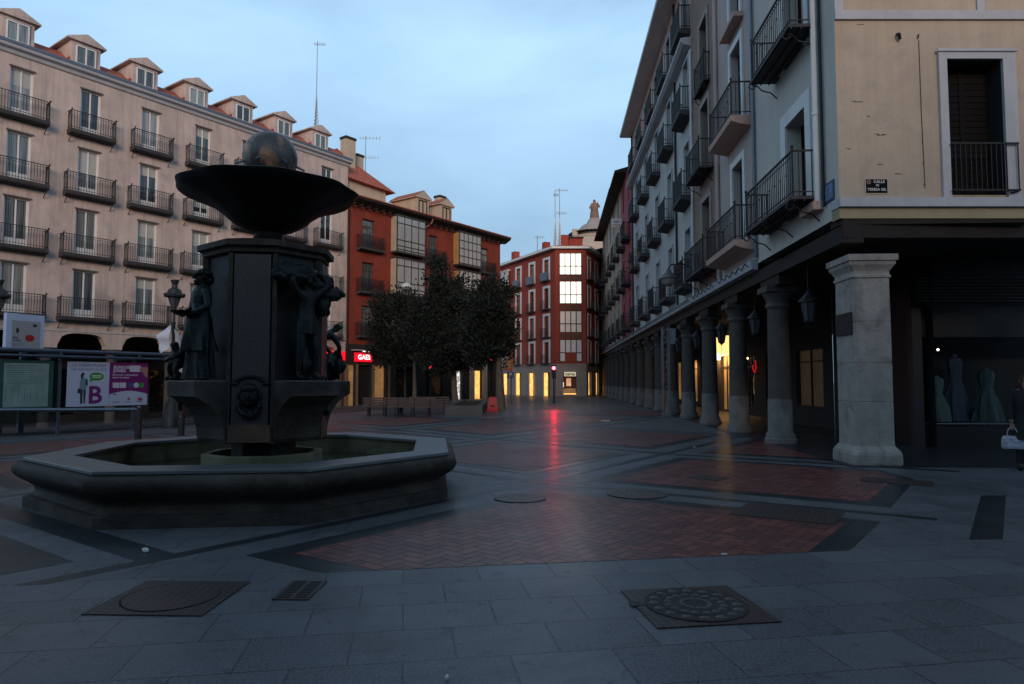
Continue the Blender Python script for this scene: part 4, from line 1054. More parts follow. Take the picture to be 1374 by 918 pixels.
# B4: the long pale house
cs4 = [14.6, 18.75, 22.65, 26.8, 31.4]
W4 = [(c, 1.05, z, 2.35) for c in cs4 for z in (5.55, 9.15, 12.65)] + [(c, 1.0, 16.05, 2.1) for c in cs4]
B4 = [(c, z, 1.95, .5, 'black') for c in cs4 for z in (5.5, 9.1, 12.6, 16.0)]
th, Mo = row_building('apartment_building', 'long pale house with black iron balconies and a peach top floor under white eaves', 13.56, 34.3, WHITEW, W4, B4, 15.45, [16.4, 20.35, 24.3, 28.25, 32.2], (.12, GREYW), lowz=4.9)
b = MB(1); wall_grid(b, 13.56, 34.3, 15.45, 19.0, [(c - .5, c + .5, 16.05, 18.15) for c in cs4], .3); rest(b, 13.56, 34.3, -14, 15.46, 19.0); b.build('upper_wall', PEACH, th, Mo)
b = MB(1); b.extrude_x([(.0, 15.2), (.3, 15.3), (.42, 15.42), (.42, 15.55), (0, 15.6)], 13.56, 34.35); b.build('cornice', GREYW, th, Mo)
b = MB(1); b.extrude_x([(-.2, 18.98), (.82, 19.02), (.85, 19.14), (-.2, 19.28)], 13.5, 34.3); b.build('eaves', mat('pale_soffit', (.72, .70, .68), .8, .08, 1), th, Mo)
b = MB(1); b.extrude_x([(.82, 19.15), (-6.5, 21.5), (-14, 19.4), (-14, 19.15)], 13.5, 34.3); b.build('roof', TILE, th, Mo)
for s_ in (17.0, 33.6):
    b = MB(1); b.path([(s_, .07, 5.0), (s_, .07, 15.2)], .05, 8); b.build('downpipe', IRON, th, Mo)
    b = MB(1); b.path([(s_, .07, 15.6), (s_, .07, 18.9)], .05, 8); b.build('downpipe', IRON, th, Mo)
shops(th, Mo, 13.56, 34.3, [(14.3, 16.6, .4, 2.8, GLASSK), (18.2, 20.6, .4, 2.8, GLASSK), (22.5, 24.5, .1, 3.0, lit('lit_shop', (1, .52, .15), .22, .8, (.3, .2, .1), 1.6)), (27, 29.5, .3, 2.8, GLASSK), (30.6, 33.6, .3, 3.0, WARMD)])
for q_ in (22.4, 24.0):
  b = MB(1); b.box(q_, q_ + .5, -3.55, -3.3, 2.95, 4.0); b.build('lit_shop_lantern', lit('amber_lantern', (1, .62, .2), 1.7), th, Mo)
b = MB(1); b.box(23.2, 23.55, -3.3, -3.1, 2.75, 3.1); b.build('lit_sign', COOL, th, Mo)
b = MB(1); b.path([(17.35, -3.4, 2.55), (17.25, -3.4, 2.2), (17.5, -3.4, 2.0), (17.8, -3.4, 2.2), (17.7, -3.4, 2.35)], .022, 6); b.build('neon_sign', lit('red_neon', (1, .01, .02), .55), th, Mo)
# pots on a balcony and laundry
PL = mat('potted_leaves', (.05, .08, .03), .8)
for (s_, z) in ((27.0, 9.12), (31.2, 9.12)):
    v = MRW @ Vector((s_, .42, z))
    t = thing('potted_plant', 'leafy plant in a clay pot on %s balcony of the long pale house' % ('the middle' if s_ < 28 else 'the farthest'), 'plant', T(v))
    b = MB(); b.lathe([(.1, 0), (.15, .25), (.12, .25)], 12); b.build('pot', mat('clay', (.3, .1, .06), .8), t)
    b = MB()
    for k in range(70):
        d = Vector((rnd.gauss(0, .17), rnd.gauss(0, .12), .35 + abs(rnd.gauss(0, .28)))); s = .06
        u = Vector((rnd.uniform(-1, 1), rnd.uniform(-1, 1), rnd.uniform(-1, 1))).normalized() * s; w = u.orthogonal()
        b.quad(d - u, d - w * .5, d + u, d + w * .5)
    b.build('leaves', PL, t)

th, Mo = row_building('town_house', 'crimson plastered house beyond the long pale one', 34.31, 42.2, CRIM,
    [(c, .9, z, 2.2) for c in (36.3, 40.1) for z in (5.55, 8.9, 12.2, 15.0)], [(c, z, 1.9, .6, 'black') for c in (36.3, 40.1) for z in (5.5, 8.85, 12.15)], 17.45, [36.2, 40.15], None, lowz=4.9)
shops(th, Mo, 34.31, 42.2, [(35, 38, .3, 3, WARMD), (39, 41.6, .3, 3, GLASSK)])
b = MB(1); b.extrude_x([(-.2, 17.46), (.92, 17.48), (.92, 17.64), (-7, 19.9), (-14, 17.6)], 37.4, 42.09); b.build('eaves', DARKW, th, Mo)
cs5 = [44.4 + 4.0 * k for k in range(5)]
th, Mo = row_building('town_house', 'sand coloured house with wide dark eaves and narrow balconies', 42.22, 62.5, SAND,
    [(c, .9, z, 2.2) for c in cs5 for z in (5.55, 8.9, 12.2, 15.0)], [(c, z, 1.8, .6, 'black') for c in cs5 for z in (5.5, 8.85, 12.15)], 17.45, [44.1, 48.05, 52, 55.95, 59.9], None, lowz=4.9)
shops(th, Mo, 42.22, 62.5, [(44, 47, .3, 3, GLASSK), (49, 52, .3, 3, WARMD)])
b = MB(1); b.extrude_x([(-.2, 17.46), (.95, 17.5), (.95, 17.64), (-7, 19.9), (-14, 17.6)], 42.1, 62.8)
b.build('eaves', DARKW, th, Mo)
cs6 = [64.6 + 3.6 * k for k in range(4)]
th, Mo = row_building('town_house', 'ochre and grey house at the far end of the arcade', 62.51, 78, PEACH,
    [(c, .9, z, 2.2) for c in cs6 for z in (5.55, 8.9, 12.2)], [(c, z, 1.8, .6, 'black') for c in cs6 for z in (5.5, 8.85, 12.15)], 16.4, [63.9, 67.8, 71.8, 75.8], None, lowz=4.9)
b = MB(1); b.extrude_x([(-.2, 16.35), (.9, 16.4), (.9, 16.5), (-7, 18.5), (-14, 16.5)], 62.6, 78.3); b.build('eaves', DARKW, th, Mo)
shops(th, Mo, 62.51, 78, [(64, 67, .3, 3, GLASSK), (69, 72, .3, 3, GLASSK)])
# projecting notice
v = MRW @ Vector((38.0, .0, 13.4))
t = thing('projecting_sign', 'small white rectangular sign sticking out high on the crimson house', 'sign', T(v))
b = MB(); b.box(-1.15, -.35, -.03, .03, 0, .66); b.build('panel', WHITE, t)
b = MB(); b.tube((-.4, 0, .33), (0, 0, .33), .02); b.tube((-.4, 0, .1), (0, 0, .1), .02); b.build('bracket', IRON, t)
b = MB(); b.box(-1.0, -.5, -.036, -.031, .42, .47); b.box(-1.0, -.62, -.036, -.031, .32, .36); b.build('blue_strokes', mat('sign_blue', (.05, .07, .2), .6, 0, 1, 0), t)
b = MB(); 
for k in range(4): b.box(-1.02 + k * .15, -.93 + k * .15, -.036, -.031, .1, .2)
b.build('red_strokes', mat('sign_red', (.4, .03, .03), .6, 0, 1, 0), t)
# dark canopy over the far end of the arcade
# lanterns under the arcade
def lantern_proto():
    t = thing('arcade_lantern', 'iron and glass lantern hanging in the arcade between the pillar and the first round column', 'lantern', I4, 'lanterns hanging in the arcade openings')
    b = MB(); b.tube((0, 0, 0), (0, 0, 1.05), .012); b.build('rod', IRON, t)
    b = MB(); b.lathe([(.07, 0), (.12, -.06), (.22, -.16), (.235, -.2), (.20, -.2)], 8); b.lathe([(.03, .06), (.06, .0)], 8)
    for k in range(6):
        a = k * math.pi / 3; b.tube((.19 * math.cos(a), .19 * math.sin(a), -.2), (.11 * math.cos(a), .11 * math.sin(a), -.62), .012, n=4)
    b.lathe([(.12, -.62), (.12, -.66), (.04, -.72), (.02, -.76)], 8); b.build('cage', IRON, t)
    b = MB(); b.lathe([(.18, -.205), (.10, -.615)], 6); b.build('glass', mat('milky_glass', (.06, .065, .07), .25, .1, 2, 0), t)
    return t
lp = lantern_proto(); nums = ['first', 'second', 'third', 'fourth', 'fifth', 'sixth', 'seventh']
for k, s_ in enumerate((2.35, 6.45, 10.4, 14.4, 18.4, 22.3, 26.3)):
    t = lp if k == 0 else copy_tree(lp); v = MRW @ Vector((s_, -.22, 3.62 - .0)); t.matrix_basis = T(v)
    if k: t['label'] = 'iron lantern hanging in the arcade between the %s and %s round columns from the pillar' % (nums[k - 1], nums[k])
# lamp on a scrolled bracket
v = MRW @ Vector((13.6, 0, 5.75)); t = thing('wall_lamp', 'bell shaped lamp on a scrolled iron wall bracket above the arcade', 'wall lamp', T(v) @ rz(R(90)))
b = MB(); b.path([(0, 0, .3), (0, .5, .55), (0, .95, .5), (0, 1.05, .35)], .025, 6); b.path([(0, 0, .6), (0, .3, .62), (0, .45, .5), (0, .3, .42), (0, .22, .52)], .018, 5); b.build('bracket', IRON, t)
b = MB(); b.lathe([(.05, .35), (.09, .28), (.12, .2), (.34, .02), (.36, -.06), (.30, -.07)], 18, (0, 1.05, 0)); b.build('lamp_shade', mat('grey_lamp', (.10, .11, .12), .4, .1, 3, 0, metal=.4), t, smooth=True)
b = MB(); b.lathe([(.29, -.07), (.25, -.25), (.12, -.36)], 18, (0, 1.05, 0)); b.build('lamp_glass', mat('lamp_glass', (.18, .19, .20), .2, .1, 3, 0), t, smooth=True)
# warm light coming out of the lit shop
def area(name, M_, sx, sy, e, col):
    l = bpy.data.lights.new(name, 'AREA'); l.shape = 'RECTANGLE'; l.size = sx; l.size_y = sy; l.energy = e; l.color = col
    o = bpy.data.objects.new(name, l); COL.objects.link(o); o.matrix_basis = M_; return o
area('shop_light', MRW @ T((23.6, -3.3, 3.0)) @ Matrix.Rotation(R(-50), 4, 'X'), 3.2, .6, 230, (1, .55, .2))
area('shop_light', MRW @ T((32.2, -3.3, 2.6)) @ Matrix.Rotation(R(-50), 4, 'X'), 2.4, .6, 30, (1, .5, .18))

# lattice truss mast in front of a column
v = MRW @ Vector((19.3, .25, 0)); t = thing('truss_mast', 'slim aluminium lattice mast standing against the arcade columns', 'mast', T(v))
b = MB(); w = .15
P = [(-w, -w), (w, -w), (w, w), (-w, w)]
for p in P: b.tube((*p, 0), (*p, 4.2), .022, n=6)
for k in range(14):
    for q in range(4):
        a, c = P[q], P[(q + 1) % 4]
        if k % 2: a, c = c, a
        b.tube((*a, k * .3), (*c, k * .3 + .3), .011, n=4)
b.box(-.25, .25, -.25, .25, 0, .02); b.build('lattice', mat('aluminium', (.30, .31, .32), .4, .1, 3, 0, metal=.7), t)
b = MB(); b.box(.2, .5, -.02, .02, 3.4, 4.15); b.build('notice_board', GREYW, t)

# ------------------------------------------------------------------ fountain
def skin_mesh(name, pts, edges, sub=2, m=None):
    """one continuous body: pts = {joint: (x,y,z,r)} or (x,y,z,rx,ry)"""
    keys = list(pts); me = bpy.data.meshes.new('t'); me.from_pydata([pts[k][:3] for k in keys], [(keys.index(a), keys.index(b)) for a, b in edges], [])
    o = bpy.data.objects.new('t', me); COL.objects.link(o)
    md = o.modifiers.new('s', 'SKIN'); md.use_smooth_shade = True
    for i, k in enumerate(keys):
        p = pts[k]; me.skin_vertices[0].data[i].radius = (p[3], p[4] if len(p) > 4 else p[3])
    me.skin_vertices[0].data[0].use_root = True
    s = o.modifiers.new('u', 'SUBSURF'); s.levels = sub; s.render_levels = sub
    dg = bpy.context.evaluated_depsgraph_get(); r = bpy.data.meshes.new_from_object(o.evaluated_get(dg))
    bpy.data.objects.remove(o); bpy.data.meshes.remove(me); r.name = name
    r.materials.clear(); r.materials.append(m)
    for p in r.polygons: p.use_smooth = True
    return r
def join_mesh(name, meshes, m):
    bm = bmesh.new()
    for x in meshes: bm.from_mesh(x)
    me = bpy.data.meshes.new(name); bm.to_mesh(me); bm.free(); me.materials.append(m)
    for p in me.polygons: p.use_smooth = True; p.material_index = 0
    return me
def body(sc=1.0, armL=None, armR=None, legs=None, head=(0, -.02, 1.56), lean=0):
    """standing figure looking to -y, feet at z=0"""
    p = {'pel': (0, 0, .93, .150, .115), 'waist': (0, lean * .4, 1.10, .125, .095), 'chest': (0, lean, 1.30, .165, .115), 'neckb': (0, lean, 1.43, .085, .08),
         'neck': (0, lean - .01, 1.49, .055), 'head': (head[0], head[1] + lean, head[2], .085, .095), 'crown': (head[0], head[1] + lean + .005, head[2] + .11, .075, .08)}
    e = [('pel', 'waist'), ('waist', 'chest'), ('chest', 'neckb'), ('neckb', 'neck'), ('neck', 'head'), ('head', 'crown')]
    aL = armL or [(-.2, lean, 1.38), (-.27, lean + .02, 1.10), (-.25, lean - .12, .88), (-.25, lean - .16, .80)]
    aR = armR or [(.2, lean, 1.38), (.27, lean + .02, 1.10), (.25, lean - .12, .88), (.25, lean - .16, .80)]
    for sd, arm in (('L', aL), ('R', aR)):
        for k, (q, r_) in enumerate(zip(arm, (.078, .060, .045, .040))): p[sd + str(k)] = (*q, r_)
        e += [('chest', sd + '0')] + [(sd + str(k), sd + str(k + 1)) for k in range(len(arm) - 1)]
    lg = legs or ([(-.10, 0, .86), (-.12, -.03, .50), (-.13, .02, .10), (-.14, -.12, .04)], [(.10, 0, .86), (.13, -.08, .50), (.14, -.02, .10), (.16, -.16, .04)])
    for sd, leg in (('A', lg[0]), ('B', lg[1])):
        for k, (q, r_) in enumerate(zip(leg, (.095, .068, .042, .04))): p[sd + str(k)] = (*q, r_)
        e += [('pel', sd + '0')] + [(sd + str(k), sd + str(k + 1)) for k in range(3)]
    if sc != 1.0: p = {k: tuple(c * sc for c in q) for k, q in p.items()}
    return p, e
def face_bits(head, r=.1, sc=1.0):
    b = MB(); hx, hy, hz = head
    b.blob((hx, hy - r * .95, hz + .035), (.016, .03, .035), 8, 6); b.blob((hx, hy - r * .72, hz - .03), (.035, .03, .018), 8, 5)
    for s_ in (-1, 1): b.blob((hx + s_ * .032, hy - r * .80, hz + .06), (.02, .018, .012), 8, 5); b.blob((hx + s_ * r * .92, hy + .01, hz + .04), (.014, .025, .035), 7, 5)
    b.blob((hx, hy - r * .66, hz - .065), (.035, .03, .025), 8, 5)
    b.blob((hx, hy - r * .78, hz + .085), (.055, .02, .012), 8, 5)
    return b.mesh('f', BRONZE, True)
def cloth(prof, n, folds, amp, seed, c=(0, 0, 0), sx=1, sy=.8):
    """draped cloth: rings of radius with folds that deepen downwards"""
    b = MB(); P = []; F = []
    z0 = prof[0][1]; z1 = prof[-1][1]
    for (r_, z) in prof:
        t = (z - z1) / (z0 - z1) if z0 != z1 else 0
        for k in range(n):
            a = 2 * math.pi * k / n
            q = 1 + amp * (1 - t) * (math.sin(folds * a + seed + 1.2 * math.sin(z * 4)) + .5 * math.sin((folds * 2 + 1) * a + z * 5 + seed))
            P.append((c[0] + r_ * sx * q * math.cos(a), c[1] + r_ * sy * q * math.sin(a), z))
    for j in range(len(prof) - 1):
        for k in range(n): F.append((j * n + k, j * n + (k + 1) % n, (j + 1) * n + (k + 1) % n, (j + 1) * n + k))
    b.add(P, F); return b.mesh('c', BRONZE, True)
def fountain():
    F0 = T((-3.72, 10.2, 0)) @ rz(R(6.5))
    th = thing('fountain', 'stone fountain with octagonal basin, bronze statues and a ball on a wide bowl', 'fountain', F0)
    def octring(ap, z):
        rr = ap / math.cos(R(22.5)); return [(rr * math.cos(R(22.5 + 45 * k)), rr * math.sin(R(22.5 + 45 * k)), z) for k in range(8)]
    def octsweep(prof, close=False):
        b = MB(); P = []; F = []
        for (a, z) in prof: P += octring(a, z)
        n = len(prof)
        for j in range(n - (0 if close else 1)):
            for k in range(8): F.append((j * 8 + k, j * 8 + (k + 1) % 8, ((j + 1) % n) * 8 + (k + 1) % 8, ((j + 1) % n) * 8 + k))
        b.add(P, F); return b
    octsweep([(2.35, -.05), (2.72, -.05), (2.72, .125), (2.70, .135), (2.64, .14), (2.635, .165), (2.61, .185), (2.60, .21), (2.61, .25), (2.65, .29), (2.70, .325), (2.755, .36), (2.80, .40), (2.83, .44), (2.845, .485), (2.83, .535), (2.80, .56), (2.74, .578), (2.68, .582), (2.30, .582), (2.35, .3)], True).build('basin', GRAN, th, smooth=True)
    octsweep([(2.72, .583), (2.735, .59), (2.735, .62), (2.725, .628), (2.25, .628), (2.24, .62), (2.24, .583)], True).build('coping', GRANT, th)
    octsweep([(2.29, .582), (2.31, .25)]).build('basin_lining', OLIVE, th)
    b = MB(); b.add(octring(2.32, .30), [tuple(range(8))]); 
    wm, n, bs = newmat('murky_water'); bs.inputs['Base Color'].default_value = (.022, .024, .014, 1); bs.inputs['Roughness'].default_value = .18
    b.build('water', wm, th)
    octsweep([(.80, .25), (.80, .545), (.79, .56), (.70, .56), (.69, .54), (.69, .25)], True).build('inner_ring', OLIVE, th)
    # shaft: panels on the four sides, recesses on the diagonals
    def plan(ap, hw): 
        out = []
        for k in range(4):
            a = R(-90 + 90 * k); nx, ny = math.cos(a), math.sin(a); tx, ty = -ny, nx
            out += [(nx * ap - tx * hw, ny * ap - ty * hw), (nx * ap + tx * hw, ny * ap + ty * hw)]
        return out
    def sweep(levels):
        b = MB(); P = []; F = []
        for (ap, hw, z) in levels: P += [(x, y, z) for x, y in plan(ap, hw)]
        for j in range(len(levels) - 1):
            for k in range(8): F.append((j * 8 + k, j * 8 + (k + 1) % 8, (j + 1) * 8 + (k + 1) % 8, (j + 1) * 8 + k))
        F += [tuple(range(8)), tuple(range((len(levels) - 1) * 8, len(levels) * 8))]
        b.add(P, F); return b
    sweep([(.42, .2, .25), (.42, .2, .72), (.70, .26, .74), (.74, .27, 1.4), (.78, .28, 1.55), (.78, .28, 3.40)]).build('shaft', mat('shaded_granite', (.010, .009, .010), .6, .5, 5, .4, 30), th)  # darker granite copy, shade of the recesses put into its colour
    sweep([(.80, .29, 3.401), (.86, .31, 3.42), (.86, .31, 3.48), (.93, .34, 3.50), (.93, .34, 3.58), (.6, .2, 3.66)]).build('cap', GRAN, th)
    pm = MB(); pm.box(-.245, .245, -.855, -.783, .76, 3.38); pme = pm.mesh('panel', GRANP)
    fm = MB()
    for s_ in (-1, 1): fm.box(s_ * .30 - .03, s_ * .30 + .03, -.84, -.76, .74, 3.40)
    fme = fm.mesh('panel_edge', GRAN)
    lower = MB(); lower.box(-.28, .28, -.875, -.857, .76, 1.0); lm = lower.mesh('rusty_panel', mat('rust_stone', (.08, .045, .03), .7, .5, 3, .3, 20))
    # bearded mask with a spout and a shell above
    mk = MB(); mk.blob((0, -.90, 1.40), (.135, .09, .17), 16, 12); mk.blob((0, -.93, 1.50), (.115, .07, .08), 14, 8); mk.blob((0, -.995, 1.40), (.026, .035, .06), 8, 6)
    for s_ in (-1, 1): mk.blob((s_ * .05, -.965, 1.44), (.035, .02, .012), 8, 5); mk.blob((s_ * .07, -.95, 1.36), (.035, .03, .035), 8, 6); mk.blob((s_ * .14, -.88, 1.40), (.03, .03, .05), 8, 6)
    mk.blob((0, -.965, 1.305), (.04, .03, .018), 8, 5)
    for k in range(15):
        a = R(200 + 10 * k); mk.blob((.15 * math.cos(a), -.90, 1.32 + .19 * math.sin(a)), (.035, .05, .055), 7, 5, nz=.3, seed=k)
    for k in range(9):
        a = R(20 + 17.5 * k); mk.blob((.22 * math.cos(a), -.875, 1.52 + .15 * math.sin(a)), (.05, .02, .03), 7, 5)
    mme = mk.mesh('mask', BRONZE, True)
    for k in range(4):
        Q = rz(R(90 * k)); inst('panel', pme, th, Q); inst('panel_edge', fme, th, Q); inst('rusty_panel', lm, th, Q); inst('mask', mme, th, Q)
    # consoles on the diagonals
    cm = MB(); prof = [(.45, .74), (.80, .74), (.84, .80), (.86, .95), (.92, 1.12), (1.03, 1.26), (1.20, 1.37), (1.28, 1.40), (1.28, 1.60), (.45, 1.60)]
    cm.extrude_x([(-y, z) for y, z in prof], -.38, .38); cm.box(-.36, .36, -1.32, -.5, 1.595, 1.605) if False else None
    cme = cm.mesh('console', GRAN)
    ct = MB(); ct.box(-.37, .37, -1.27, -.6, 1.601, 1.612); ctm = ct.mesh('console_top', GRANT)
    for k in range(4): Q = rz(R(45 + 90 * k)); inst('console', cme, th, Q); inst('console_top', ctm, th, Q)
    # bowl and ball
    b = MB(); n = 96
    prof = [(.24, 3.66), (.30, 3.70), (.22, 3.78), (.20, 3.86), (.36, 3.91), (.52, 4.00), (.66, 4.13), (.80, 4.235), (.96, 4.31), (1.12, 4.36), (1.24, 4.42), (1.30, 4.47), (1.315, 4.50), (1.29, 4.512), (1.22, 4.47), (.9, 4.38), (.4, 4.34)]
    b.lathe(prof, n, lobes=10, amp=.018); b.build('bowl', mat('bowl_bronze', (.008, .009, .009), .5, .5, 4, .3, 20, metal=.4), th, smooth=True)
    b = MB(); b.lathe([(.25, 4.3), (.2, 4.5), (.3, 4.7)], 20); b.build('ball_foot', BRONZE, th, smooth=True)
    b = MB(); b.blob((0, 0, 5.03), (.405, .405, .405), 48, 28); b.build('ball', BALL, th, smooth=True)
    b = MB()
    for k in range(7):
        a = R(-100 + k * 51.4); c_ = Vector((math.cos(a), math.sin(a), -.28)).normalized(); b.tube(c_ * .38 + Vector((0, 0, 5.03)), c_ * .53 + Vector((0, 0, 5.0)), .02, .016)
    b.build('water_jet_nozzle', ZINC, th)
    # statues on the consoles (they look outwards, local -y)
    SC = 1.0
    # porter with a sack across his shoulders, arms raised
    p, e = body(armL=[(-.20, 0, 1.40), (-.33, -.06, 1.55), (-.22, -.02, 1.72), (-.14, .0, 1.76)], armR=[(.20, 0, 1.40), (.35, -.05, 1.52), (.26, -.02, 1.70), (.18, 0, 1.74)], head=(.02, -.07, 1.55))
    s1 = skin_mesh('s', p, e, 2, BRONZE)
    sk = MB(); sk.blob((-.24, .08, 1.66), (.30, .18, .18), 20, 14, nz=.35, seed=3); sk.blob((.06, .12, 1.70), (.22, .14, .12), 18, 12, nz=.3, seed=5); sk.blob((-.44, .05, 1.62), (.14, .11, .09), 14, 10, nz=.4, seed=6)
    sk.blob((.34, .10, 1.52), (.20, .16, .24), 20, 14, nz=.35, seed=8); sk.blob((.50, .06, 1.42), (.20, .12, .12), 16, 10, nz=.3, seed=9); sk.blob((.36, .08, 1.24), (.13, .11, .20), 14, 10, nz=.4, seed=4)
    sk.tube((.56, .05, 1.48), (.74, .02, 1.42), .09, .035, 10); sk.tube((-.5, .02, 1.63), (-.62, -.02, 1.60), .07, .03, 8)
    kilt = cloth([(.150, 1.02), (.165, .92), (.172, .80), (.175, .74)], 30, 7, .08, 1.0, (0, -.01, 0), 1, .85)
    bull = MB(); bull.blob((.06, .12, .35), (.16, .14, .34), 14, 12, nz=.5, seed=2)
    st1 = join_mesh('statue', [s1, sk.mesh('x', BRONZE, True), kilt, bull.mesh('x', BRONZE, True), face_bits((.02, -.08, 1.56))], BRONZE)
    # woman in a long gown holding a tray, a crouching child by her feet
    p, e = body(armL=[(-.17, 0, 1.38), (-.27, .0, 1.14), (-.18, -.20, 1.02), (-.08, -.26, 1.02)], armR=[(.17, 0, 1.38), (.27, -.02, 1.14), (.16, -.20, 1.03), (.06, -.27, 1.03)])
    s2 = skin_mesh('s', p, e, 2, BRONZE)
    gown = cloth([(.10, 1.46), (.165, 1.36), (.17, 1.24), (.135, 1.10), (.18, .95), (.20, .75), (.21, .5), (.225, .25), (.26, .03)], 48, 8, .16, .4, (0, .0, 0), 1, .82)
    over = cloth([(.15, 1.08), (.21, .92), (.23, .78), (.25, .62), (.27, .46)], 40, 5, .22, 2.0, (-.03, -.03, 0), 1, .85)
    hair = MB(); hair.blob((0, .02, 1.64), (.115, .125, .115), 14, 10, nz=.5, seed=12); hair.blob((0, .11, 1.58), (.08, .08, .08), 10, 8, nz=.4, seed=2)
    for k in range(10): a = k * math.pi / 5; hair.blob((.10 * math.cos(a), .03 + .10 * math.sin(a), 1.67), (.035, .035, .035), 7, 5)
    tray = MB(); tray.lathe([(.12, 1.0), (.21, 1.06), (.19, 1.06), (.1, 1.03)], 18, (0, -.25, 0))
    child_p = {'pel': (-.35, -.02, .18, .10, .09), 'ch': (-.40, -.10, .38, .095, .08), 'nk': (-.42, -.15, .47, .045), 'hd': (-.44, -.19, .55, .075), 'hd2': (-.44, -.19, .62, .065),
               'k1': (-.45, -.26, .28, .055), 'f1': (-.45, -.22, .05, .04), 't1': (-.46, -.32, .03, .035), 'k2': (-.28, -.24, .26, .055), 'f2': (-.27, -.22, .05, .04), 't2': (-.27, -.33, .03, .03),
               'a1': (-.50, -.12, .42, .045), 'b1': (-.52, -.26, .32, .033), 'c1': (-.42, -.34, .30, .028), 'a2': (-.31, -.12, .42, .045), 'b2': (-.27, -.26, .36, .033), 'c2': (-.34, -.34, .33, .028)}
    s3 = skin_mesh('s', child_p, [('pel', 'ch'), ('ch', 'nk'), ('nk', 'hd'), ('hd', 'hd2'), ('pel', 'k1'), ('k1', 'f1'), ('f1', 't1'), ('pel', 'k2'), ('k2', 'f2'), ('f2', 't2'), ('ch', 'a1'), ('a1', 'b1'), ('b1', 'c1'), ('ch', 'a2'), ('a2', 'b2'), ('b2', 'c2')], 2, BRONZE)
    st2 = join_mesh('statue', [s2, gown, over, hair.mesh('x', BRONZE, True), tray.mesh('x', BRONZE, True), s3, face_bits((0, -.03, 1.57))], BRONZE)
    # stooping harvester for the rear consoles
    p, e = body(armL=[(-.20, -.30, 1.10), (-.28, -.42, .86), (-.18, -.52, .66), (-.14, -.56, .58)], armR=[(.20, -.30, 1.10), (.30, -.42, .88), (.18, -.54, .68), (.14, -.58, .60)])
    for k in ('chest', 'neckb', 'neck', 'head', 'crown', 'waist'):
        q = p[k]; dz = {'waist': (-.10, -.04), 'chest': (-.28, -.14), 'neckb': (-.38, -.20), 'neck': (-.43, -.22), 'head': (-.52, -.27), 'crown': (-.58, -.32)}[k]; p[k] = (q[0], q[1] + dz[0], q[2] + dz[1], *q[3:])
    s4 = skin_mesh('s', p, e, 2, BRONZE)
    sheaf = MB(); sheaf.blob((.0, -.50, .38), (.26, .20, .34), 18, 14, nz=.5, seed=21); sheaf.blob((.15, -.42, .14), (.24, .22, .16), 14, 10, nz=.5, seed=22)
    dr = cloth([(.17, 1.0), (.21, .85), (.24, .6), (.27, .35), (.28, .1)], 30, 7, .1, 3.0, (0, .0, 0), 1, .85)
    hat = MB(); hat.blob((0, -.58, 1.36), (.10, .11, .08), 14, 10, nz=.4)
    st3 = join_mesh('statue', [s4, sheaf.mesh('x', BRONZE, True), dr, hat.mesh('x', BRONZE, True)], BRONZE)
    Z = 1.61
    for k, (me, lab, fl) in enumerate(((st1, 'bronze porter with a sack across his raised arms', 45), (st3, 'stooping bronze harvester on the rear right console', 135), (st3, 'stooping bronze harvester on the rear left console', 225), (st2, 'bronze woman in a long gown with a child crouching at her feet', 315))):
        o = inst('statue', me, th, rz(R(fl)) @ T((0, -1.02 if me is not st3 else -.92, Z)) @ Matrix.Scale(.90 if me is not st3 else .66, 4)); o['label'] = lab
fountain()

# ------------------------------------------------------------------ street furniture on the left
def sframe(s, o): x, y = lw(s, o); return T((x, y, gz(x, y)))
def street_lamp_proto():
    t = thing('street_lamp', 'cast iron street lamp with white cloth tied to its post, left of the fountain', 'street lamp', I4, 'old style street lamps in front of the pink building')
    b = MB(); b.lathe([(.30, 0), (.30, .5), (.26, .55), (.24, 1.0), (.14, 1.1), (.10, 1.25), (.075, 1.4), (.06, 4.2), (.09, 4.25), (.05, 4.35), (.05, 4.75)], 16); b.build('post', mat('lamp_iron', (.03, .035, .035), .5, .2, 4, .1, metal=.4), t, smooth=True)
    b = MB(); b.lathe([(.06, 4.75), (.14, 4.95), (.26, 5.32)], 6); b.build('lamp_glass', MATS['milky_glass'], t)
    b = MB()
    for k in range(6): a = k * math.pi / 3; b.tube((.07 * math.cos(a), .07 * math.sin(a), 4.75), (.27 * math.cos(a), .27 * math.sin(a), 5.34), .014, n=4)
    b.lathe([(.38, 5.32), (.40, 5.38), (.30, 5.46), (.24, 5.62), (.12, 5.70), (.10, 5.82), (.15, 5.95), (.17, 6.02), (.05, 6.03)], 12)
    for k in range(12): a = k * math.pi / 6; b.blob((.38 * math.cos(a), .38 * math.sin(a), 5.42), (.03, .03, .06), 5, 4)
    b.build('lamp_hood', MATS['lamp_iron'], t)
    return t
sl = street_lamp_proto(); p0 = at(222.5, 570, 27.4); sl.matrix_basis = T((p0.x + .2, 27.4, gz(p0.x, 27.4)))
s2_ = copy_tree(sl); p1 = at(-9, 560, 26.0); s2_.matrix_basis = T((p1.x, 26.0, gz(p1.x, 26)))
s2_['label'] = 'cast iron street lamp cut by the left edge of the picture, above the poster'
